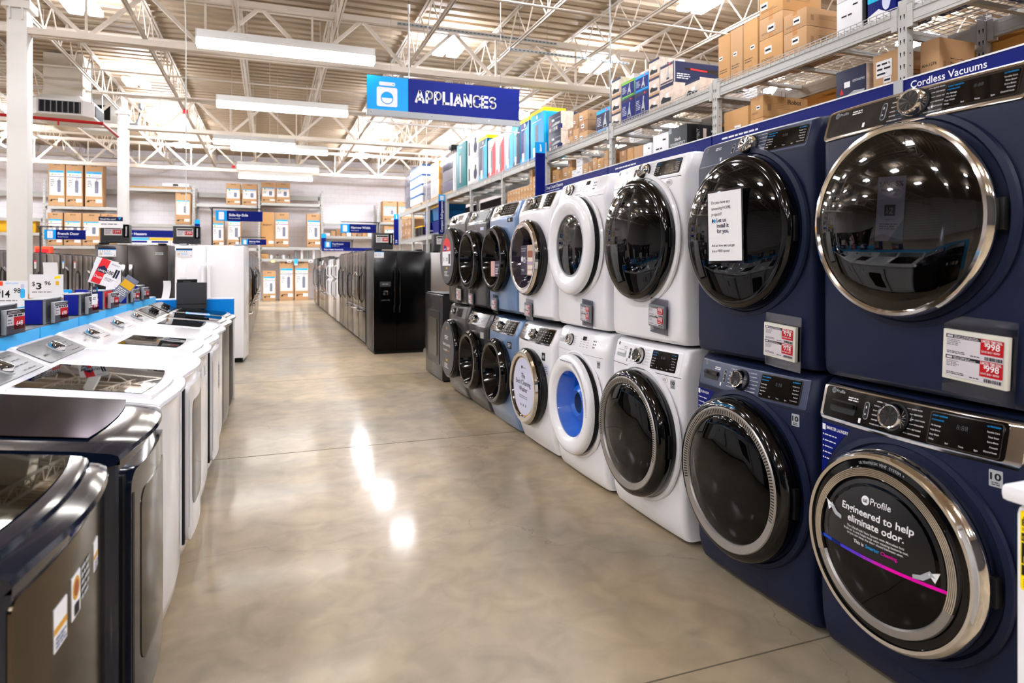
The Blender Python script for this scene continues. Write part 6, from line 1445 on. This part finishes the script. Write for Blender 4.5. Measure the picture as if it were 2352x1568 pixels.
arc = lambda cx, cz, rx, rz, a0, a1, n=10: [(cx+rx*cos(radians(a0+(a1-a0)*k/n)), cz+rz*sin(radians(a0+(a1-a0)*k/n))) for k in range(n+1)]
LET = {'A': (.78, [[(.08, h_*0), (.39, .92)], [(.39, .92), (.7, 0)], [(.2, .27), (.58, .27)]]),
       'P': (.66, [[(.12, 0), (.12, .9)], [(.12, .9), (.34, .9)]+arc(.34, .645, .2, .255, 90, -90)+[(.12, .39)]]),
       'L': (.58, [[(.12, 0), (.12, 1)], [(.12, .1), (.56, .1)]]), 'I': (.26, [[(.13, 0), (.13, 1)]]),
       'N': (.74, [[(.12, 0), (.12, 1)], [(.12, .9), (.62, .1)], [(.62, 0), (.62, 1)]]),
       'C': (.7, [arc(.38, .64, .26, .26, 15, 180)+arc(.38, .36, .26, .26, 180, 345)]),
       'E': (.62, [[(.12, 0), (.12, 1)], [(.12, .9), (.58, .9)], [(.12, .5), (.54, .5)], [(.12, .1), (.58, .1)]]),
       'S': (.66, [arc(.33, .7, .22, .2, 25, 180, 8)+[(.13, .64)]+arc(.33, .3, .22, .21, 90, -155, 12)])}
tot = sum(LET[c][0]+.04 for c in 'APPLIANCES'); xx = .17-.665; sc_ = 1.33/tot
for c in 'APPLIANCES':
    b.strokes(LET[c][1], xx, .25, sc_, w_, 'sign', -.0135); xx += (LET[c][0]+.04)*sc_
b.build('board', t)
b = MB(); b.box(-1.225, 1.225, -.02, .02, 0, .092, 'lgrey')
for k in range(6): b.lathe((-1.16+k*.464, -.02, .05), [(.008, 0), (.006, -.003), (.0001, -.004)], 'chrome', 10)
b.build('lower_rail', t)
b = MB(); b.box(-1.225, 1.225, -.012, .012, -.105, -.085, 'lampw')
for x in (-.86, .92): b.box(x-.008, x+.008, -.006, .006, -.09, .01, 'lampw')
b.build('banner_bar', t)
for x in (-.86, .9):
    b = MB(); b.tube([(x, 0, .6), (x, 0, 2.55)], .003, 'galv', 5); b.lathe((x, 0, .61), [(.012, 0), (.012, .02), (.0001, .02)], 'paper', 8, axis='z'); b.build('hanging_wire', t)
b = MB(); b.tube([(-.58, .03, .55), (-.58, .03, 1.6)], .008, 'paper', 6); b.tube([(-.58, .03, 1.6), (-.58, .03, 1.75)], .02, 'paper', 8); b.tube([(-.58, .03, 1.75), (-.6, .1, 2.2), (-.5, .2, 2.3), (-.4, .2, 2.25)], .004, 'dgrey', 5); b.build('power_cord', t)
# ================================================================ racks along the back wall
BY = 29.6; BP = [-10.6, -8.08, -5.55, -2.92, -.43, 2.14]; BQ = [4.55, 7.1, 9.6]
bk = thing('wall_rack', 'grey shelving rack on the back wall holding water heater cartons', 'rack', (0, 0, 0))
bk2 = thing('wall_rack', 'shorter grey shelving rack on the back wall, right of the aisle', 'rack', (0, 0, 0))
def bpost(par, x, h):
    for yy in (BY, BY+1.0):
        b = MB(); b.box(x-.04, x+.04, yy-.035, yy+.035, 0, h, 'rackm')
        for k in range(int(h/.12)): b.add([(x-.008, yy-.0356, .1+k*.12), (x+.008, yy-.0356, .1+k*.12), (x+.008, yy-.0356, .14+k*.12), (x-.008, yy-.0356, .14+k*.12)], [(0, 1, 2, 3)], 'rackd')
        b.build('post', par)
    b = MB()
    for z in (.5, 1.5, 2.6, 3.6):
        if z < h: b.beam((x, BY, z), (x, BY+1.0, z+.5), .03, .03, 'rackm')
    b.build('brace', par)
for x in BP: bpost(bk, x, 4.75)
for x in BQ: bpost(bk2, x, 4.3)
def bshelf(par, x0, x1, z, deck=True, tags=2):
    for yy in (BY-.01, BY+1.0): step_beam(par, (x0+.04, yy, z-.07), (x1-.04, yy, z-.07), .11)
    if deck:
        b = MB()
        for k in range(14): x = x0+.08+(x1-x0-.16)*k/13; b.box(x-.01, x+.01, BY, BY+1.0, z-.03, z-.005, 'rackm')
        for k in range(3): b.box(x0+.05, x1-.05, BY+.15+.33*k, BY+.17+.33*k, z-.005, z, 'rackm')
        b.build('wire_deck', par)
sh = {(0, 1): (2.0, 2.75, 3.3), (1, 2): (2.27, 3.79, 1.2), (2, 3): (4.6, 3.17, 2.2), (3, 4): (4.04, 2.24, 1.79), (4, 5): (4.17, 2.29, 1.79)}
for (i, j), zs in sh.items():
    for z in zs: bshelf(bk, BP[i], BP[j], z)
for z in (3.47, 2.6, 1.5): bshelf(bk2, BQ[0], BQ[1], z); bshelf(bk2, BQ[1], BQ[2], z)
for a, c, z in ((BP[3], BP[4], 4.5), (BP[4], BP[5], 4.5), (BP[0], BP[1], 4.3), (BP[1], BP[2], 4.5)): step_beam(bk, (a+.04, BY+1.0, z), (c-.04, BY+1.0, z), .2)
# low shelf bridging the two racks above the accessory sign
for z in (3.3, 2.75): step_beam(bk2, (BP[5]+.04, BY+.3, z), (BQ[0]-.04, BY+.3, z), .1); b = MB(); b.box(BP[5]+.04, BQ[0]-.04, BY+.3, BY+1.1, z+.05, z+.06, 'rackm'); b.build('wire_deck', bk2)
def heater(x, w, z, h, label, style=0):
    b = MB(); hw = w/2; b.rbox(-hw, hw, 0, w, 0, h, 'kraft' if style != 2 else 'kraft3', .006); Y = 0
    if style != 2:
        lw = hw*.86; z0, z1 = h*.24, h*.8
        if style == 1: z0, z1 = h*.3, h*.74
        b.quad(-lw, lw, z0, z1, 'paper', Y); b.quad(-lw, lw, z1-(z1-z0)*.09, z1, 'sky2', Y, .0016); b.quad(0, lw*.9, z1-(z1-z0)*.07, z1-(z1-z0)*.02, 'sky', Y, .002)
        b.quad(-lw, lw, z1-(z1-z0)*(.26), z1-(z1-z0)*.235, 'yel2' if style == 1 else 'rb', Y, .0016); b.disc(flat(0), -lw*.6, z1-(z1-z0)*.16, .03, .001, .002, 'green'); b.lines(-lw*.4, lw*.8, z1-(z1-z0)*.19, z1-(z1-z0)*.14, 1, 'inkg', Y, .002)
        hh = (z1-z0)*.5; b.rpatch(flat(0), lw*.1, lw*.6, z0+(z1-z0)*.12, z0+(z1-z0)*.12+hh, .001, .002, 'photo2', .03, 3, 3)
        if style == 3: b.quad(lw*.3, lw*.4, z0+(z1-z0)*.6, z0+(z1-z0)*.7, 'grey', Y, .002); b.quad(lw*.3, lw*.85, z0+(z1-z0)*.69, z0+(z1-z0)*.71, 'grey', Y, .002)
        b.lines(-lw*.85, -lw*.2, z0+(z1-z0)*.35, z0+(z1-z0)*.65, 4, 'inkg', Y, .002, 3)
        b.lines(-hw*.3, hw*.35, h*.92, h*.96, 2, 'ink', Y, .001, 2, .6, .0); b.lines(-hw*.7, hw*.3, h*.12, h*.16, 1, 'ink', Y, .001)
    else: b.lines(-hw*.7, hw*.7, h*.6, h*.66, 2, 'ink', Y, .001)
    b.quad(hw*.2, hw*.9, h*.09, h*.17, 'paper', Y, .0024); b.quad(-hw*.8, -hw*.5, h*.1, h*.13, 'ink', Y, .001)
    o = b.build('water_heater_carton', loc=(x, BY+.06, z), rz=0); tag(o, label, 'carton', 'water heater cartons'); return o
P3 = ['left', 'middle', 'right']
for k, (x, w) in enumerate([(-7.7, .54), (-7.12, .56), (-6.46, .6)]): heater(x, w, 3.7915, 1.7, 'tall water heater carton on the high far left shelf, %s of three' % P3[k], 3)
for k, (x, w) in enumerate([(-7.75, .49), (-7.17, .57), (-6.55, .59), (-5.93, .58)]): heater(x, w, 2.2715, 1.26, 'shorter water heater carton on the shelf under the tall ones, %s of four' % ORD[k], 1 if k else 0)
heater(-3.33, .55, 3.1715, 1.32, 'lone water heater carton right of the second column', 1)
for k, (x, w, z) in enumerate([(-1.44, .56, 4.0415), (-.8, .6, 4.0415)]): heater(x, w, z, .89, 'small water heater carton high above the Side-by-Side sign, %s of two' % ['left', 'right'][k], 1)
for k, (x, w, z) in enumerate([(-.06, .56, 4.1715), (.53, .56, 4.1715)]): heater(x, w, z, .86, 'small water heater carton on the slightly higher shelf, %s of two' % ['left', 'right'][k], 1)
heater(-2.02, .46, 2.2415, 1.26, 'water heater carton left of the Side-by-Side sign post'); heater(-1.4, .53, 2.2415, 1.42, 'water heater carton below the Side-by-Side sign')
heater(-.1, .53, 2.2915, 1.47, 'plain golden carton without a picture on the back wall shelf', 2); heater(.48, .56, 2.2915, 1.46, 'water heater carton right of the golden one'); heater(1.79, .58, 2.2915, 1.45, 'water heater carton alone at the right end of its shelf')
heater(-.03, .52, 0.002, 1.27, 'shorter water heater carton on the floor at the end of the aisle', 0); heater(.67, .56, 0.002, 1.71, 'tall water heater carton on the floor, middle of three', 3); heater(1.29, .57, 0.002, 1.72, 'tall water heater carton on the floor, right of three', 3)
for k in range(3): heater(5.1+.68*k, .64, 3.4715, .94, 'small water heater carton on the right wall rack, %s' % ORD[k], 1)
for k in range(3): heater(5.15+.68*k, .62, 2.6015, .7, 'water heater carton on the lower shelf of the right wall rack, %s' % ORD[k], 1)
pallet(-4.2, 29.66, 2.3, 4.6015, .9, 'long pale wooden pallet lying on the high shelf of the back wall', 0)
o = MB().rbox(-.5, .5, 0, .7, 0, .16, 'paper', .03).quad(-.1, .1, .04, .12, 'ink', 0).build('white_bundle', loc=(-3.6, 29.7, 4.69)); tag(o, 'white wrapped bundle on the long high pallet', 'bundle')
# plumbing parts on the low shelf
for k in range(9):
    x = -.2+.25*k; b = MB()
    if k == 0: b.loft([[(-.14, 0, 0), (.14, 0, 0), (.14, .3, 0), (-.14, .3, 0)], [(-.16, -.02, .2), (.16, -.02, .2), (.16, .32, .2), (-.16, .32, .2)]], 'kraft3', smooth=False)
    elif k < 5: b.lathe((0, .1, 0), [(.07, 0), (.08, .12), (.05, .16), (.0001, .17)], 'whitep' if k % 2 else 'chrome', 14, axis='z')
    else: b.lathe((0, .1, 0), [(.055, 0), (.055, .38), (.0001, .38)], 'galv' if k % 2 else 'whitep', 14, axis='z')
    tag(b.build('plumbing_part', loc=(x, 29.75, 1.793)), 'plumbing %s on the low wall shelf, %s from the left' % ('tray' if k == 0 else ('fitting' if k < 5 else 'tube'), ORD[k]), 'plumbing part', 'plumbing parts on the wall shelf')
# wall signs
def wall_sign(x, y, z, w, h, s, label, m='rb', blue=True, sz=.5):
    b = MB(); b.box(-w/2, w/2, -.01, .01, 0, h, m)
    if blue: b.quad(w/2-h*.9, w/2, 0, h, 'sky', -.01)
    b.text(s, -w/2+.08, h*.3, h*sz, 'sign', 'l', -.01, .001, .015); o = b.build('shelf_sign', loc=(x, y, z)); tag(o, label, 'sign'); return o
wall_sign(-4.235, 29.55, 2.62, 2.66, .28, 'Water Heaters', 'long blue Water Heaters sign on the wall rack behind the grey fridge')
for k in range(3):
    o = MB().box(-.36, .36, -.01, .01, 0, .5, 'paper').quad(-.36, .36, .4, .5, 'yel2' if k else 'sky2', -.01).quad(-.3, .3, .3, .38, 'rb', -.01).lines(-.3, .2, .08, .28, 4, 'inkg', -.01).build('display_board', loc=(-4.9+.75*k, 29.553, 2.1)); tag(o, 'white board with %s header under the Water Heaters sign, %s of three' % ('a yellow' if k else 'a light blue', ORD[k]), 'sign', 'boards under the Water Heaters sign')
wall_sign(3.345, 29.55, 2.13, 2.44, .15, 'Water Heater Accessories', 'thin blue Water Heater Accessories sign above the right fridge row', 'rb', False)
for k, x in enumerate((-2.79, 2.2)):
    b = MB(); b.box(-.1, .1, -.01, .01, 0, .62, 'rb'); b.quad(-.1, .1, .45, .62, 'sky', -.01); tag(b.build('aisle_flag', loc=(x, 29.553, 2.75 if k == 0 else 2.25)), 'small vertical blue flag on the wall rack, %s' % ['left of the Side-by-Side sign', 'near the Top-Freezer sign'][k], 'sign')
for k, (x, z, c) in enumerate([(.12, 1.62, 'yellow'), (.78, 1.62, 'paper'), (1.05, 1.5, 'sky2'), (1.65, 1.62, 'paper')]):
    b = MB(); b.box(-.08, .08, -.004, 0, 0, .1 if k != 2 else .28, c); b.quad(-.05, .05, .02, .07, 'paper' if c != 'paper' else 'inkg', -.004); tag(b.build('shelf_ticket', loc=(x, 29.52, z)), '%s ticket hanging from the low wall shelf, %s from the left' % ({'yellow': 'yellow', 'paper': 'white', 'sky2': 'blue and white'}[c], ORD[k]), 'ticket', 'tickets on the low wall shelf')
for k in range(9):
    c = ['paper', 'kraft', 'kraft2', 'kraft3'][k % 4]; b = MB(); b.rbox(-.1, .1, 0, .3, 0, .12+.1*(k % 3), c, .004); tag(b.build('small_box', loc=(2.4+.23*k, 29.95, 2.812)), 'small %s box on the shelf behind the Top-Freezer sign, %s from the left' % ('white' if c == 'paper' else 'brown', ORD[k]), 'box', 'small boxes on the bridging shelf')
o = MB().rbox(-.6, .6, 0, .5, 0, .5, 'yel2', .02).build('yellow_crate', loc=(-9.0, 29.75, 2.752)); tag(o, 'yellow crate on the leftmost wall shelf', 'crate')
o = MB().rbox(-.25, .25, 0, .4, 0, .45, 'orange', .02).quad(-.2, .2, .2, .35, 'red2', 0).build('orange_box', loc=(-7.9, 28.7, 1.75)); tag(o, 'orange and red box glimpsed between the column and the wall rack', 'box')
b = MB(); b.box(-.5, .5, 0, .5, -1.75, 0, 'dgrey'); bb = b.build('stand', o)
# ================================================================ heating unit under the roof
t = thing('air_handler', 'white square air diffuser with dark grille hanging under the roof at upper left', 'air handler', (-4.37, 17.7, 4.75))
b = MB(); oc = lambda w, c, z: [(x, y, z) for x, y in ((-w+c, -w), (w-c, -w), (w, -w+c), (w, w-c), (w-c, w), (-w+c, w), (-w, w-c), (-w, -w+c))]
b.loft([oc(.42, .12, 0), oc(.62, .18, .08), oc(.62, .18, .42), oc(.42, .1, .56)], 'lampw', smooth=False); b.build('housing', t)
b = MB(); b.box(-.4, .4, -.628, -.618, .12, .38, 'blackm')
for k in range(8): b.box(-.4+k*.11, -.38+k*.11, -.65, -.62, .12, .38, 'grey')
b.build('front_grille', t)
b = MB(); b.T = Matrix.Rotation(radians(90), 4, 'Z'); b.box(-.4, .4, -.628, -.618, .12, .38, 'grey')
for k in range(9): b.box(-.4, .4, -.64, -.62, .13+k*.028, .14+k*.028, 'blackm')
b.build('side_grille', t)
b = MB(); b.box(-.38, .38, -.38, .38, .5, 1.5, mat('duct_board', (206, 200, 188), .5)); b.build('duct', t)
for sx in (-1, 1):
    for sy in (-1, 1): b = MB(); b.tube([(sx*.58, sy*.5, .4), (sx*.58, sy*.5, 1.5)], .012, 'galv', 6); b.build('hanger_rod', t)
o = MB().tube([(-1.6, -.75, .0), (.85, -.75, -.06), (.85, .8, -.06)], .035, 'sprk', 10).tube([(.0, -.75, -.04), (0, -.75, -.16)], .02, 'sprk', 8).build('sprinkler_pipe', loc=(-4.37, 17.7, 4.72)); tag(o, 'red sprinkler pipe bracketing the air diffuser', 'pipe')
t = thing('air_handler', 'second white rooftop duct box behind the diffuser, near the second column', 'air handler', (-4.3, 21.0, 5.15))
b = MB(); b.rbox(-.45, .45, -.4, .4, 0, 1.1, 'lampw', .02); b.box(-.2, .2, -.42, -.4, .3, .7, 'blackm'); b.build('housing', t)
b = MB(); b.tube([(.45, 0, .3), (.8, 0, .3), (.9, 0, .9)], .09, 'galv', 10); b.build('flue', t)
# cables, poles and small ceiling gear
o = MB().tube([(-.9, 8.3, 2.05), (-.9, 8.3, 4.0), (-.93, 8.32, 5.2), (-.9, 8.3, 6.3)], .006, 'lampw', 6).build('hanging_cable'); tag(o, 'thin white cable hanging from the roof left of the strip lights', 'cable')
o = MB().tube([(4.72, 8.55, 3.6), (4.72, 8.55, 6.3)], .012, 'galv', 6).build('hanging_rod'); tag(o, 'thin grey rod rising from the rack beside the single blue box', 'rod')
o = MB().tube([(4.55, 19.9, 1.8), (4.55, 19.9, 6.3)], .012, 'lampw', 6).build('hanging_rod'); tag(o, 'thin white rod in front of the white and blue cartons', 'rod')
for k, (x0, x1, y, z) in enumerate([(-1.9, .2, 10.6, 5.62), (2.2, 5.4, 12.0, 5.9), (4.1, 6.6, 11.2, 5.4)]):
    b = MB(); b.box(x0, x1, y-.02, y+.02, z, z+.04, 'galv'); n = int((x1-x0)/.08)
    for j in range(n): b.box(x0+j*.08+.02, x0+j*.08+.06, y-.021, y-.0195, z+.01, z+.025, 'rackd')
    for xx in (x0+.2, x1-.2): b.tube([(xx, y, z+.04), (xx, y, HZ)], .005, 'galv', 5)
    tag(b.build('strut_channel', ), 'perforated grey strut under the roof, %s from the left' % ORD[k], 'strut', 'struts under the roof')
for k, (x, y, z) in enumerate([(-2.0, 11.3, 5.5), (-2.1, 19.2, 5.5), (-1.3, 27.0, 5.2)]):
    b = MB(); b.rbox(-.06, .06, -.04, .04, 0, .1, 'red2', .01); b.tube([(0, 0, .1), (0, 0, HZ-z)], .008, 'galv', 5)
    tag(b.build('alarm_strobe', loc=(x, y, z)), 'small red alarm device under the roof, %s from the entrance' % ORD[k], 'alarm', 'red alarm devices')
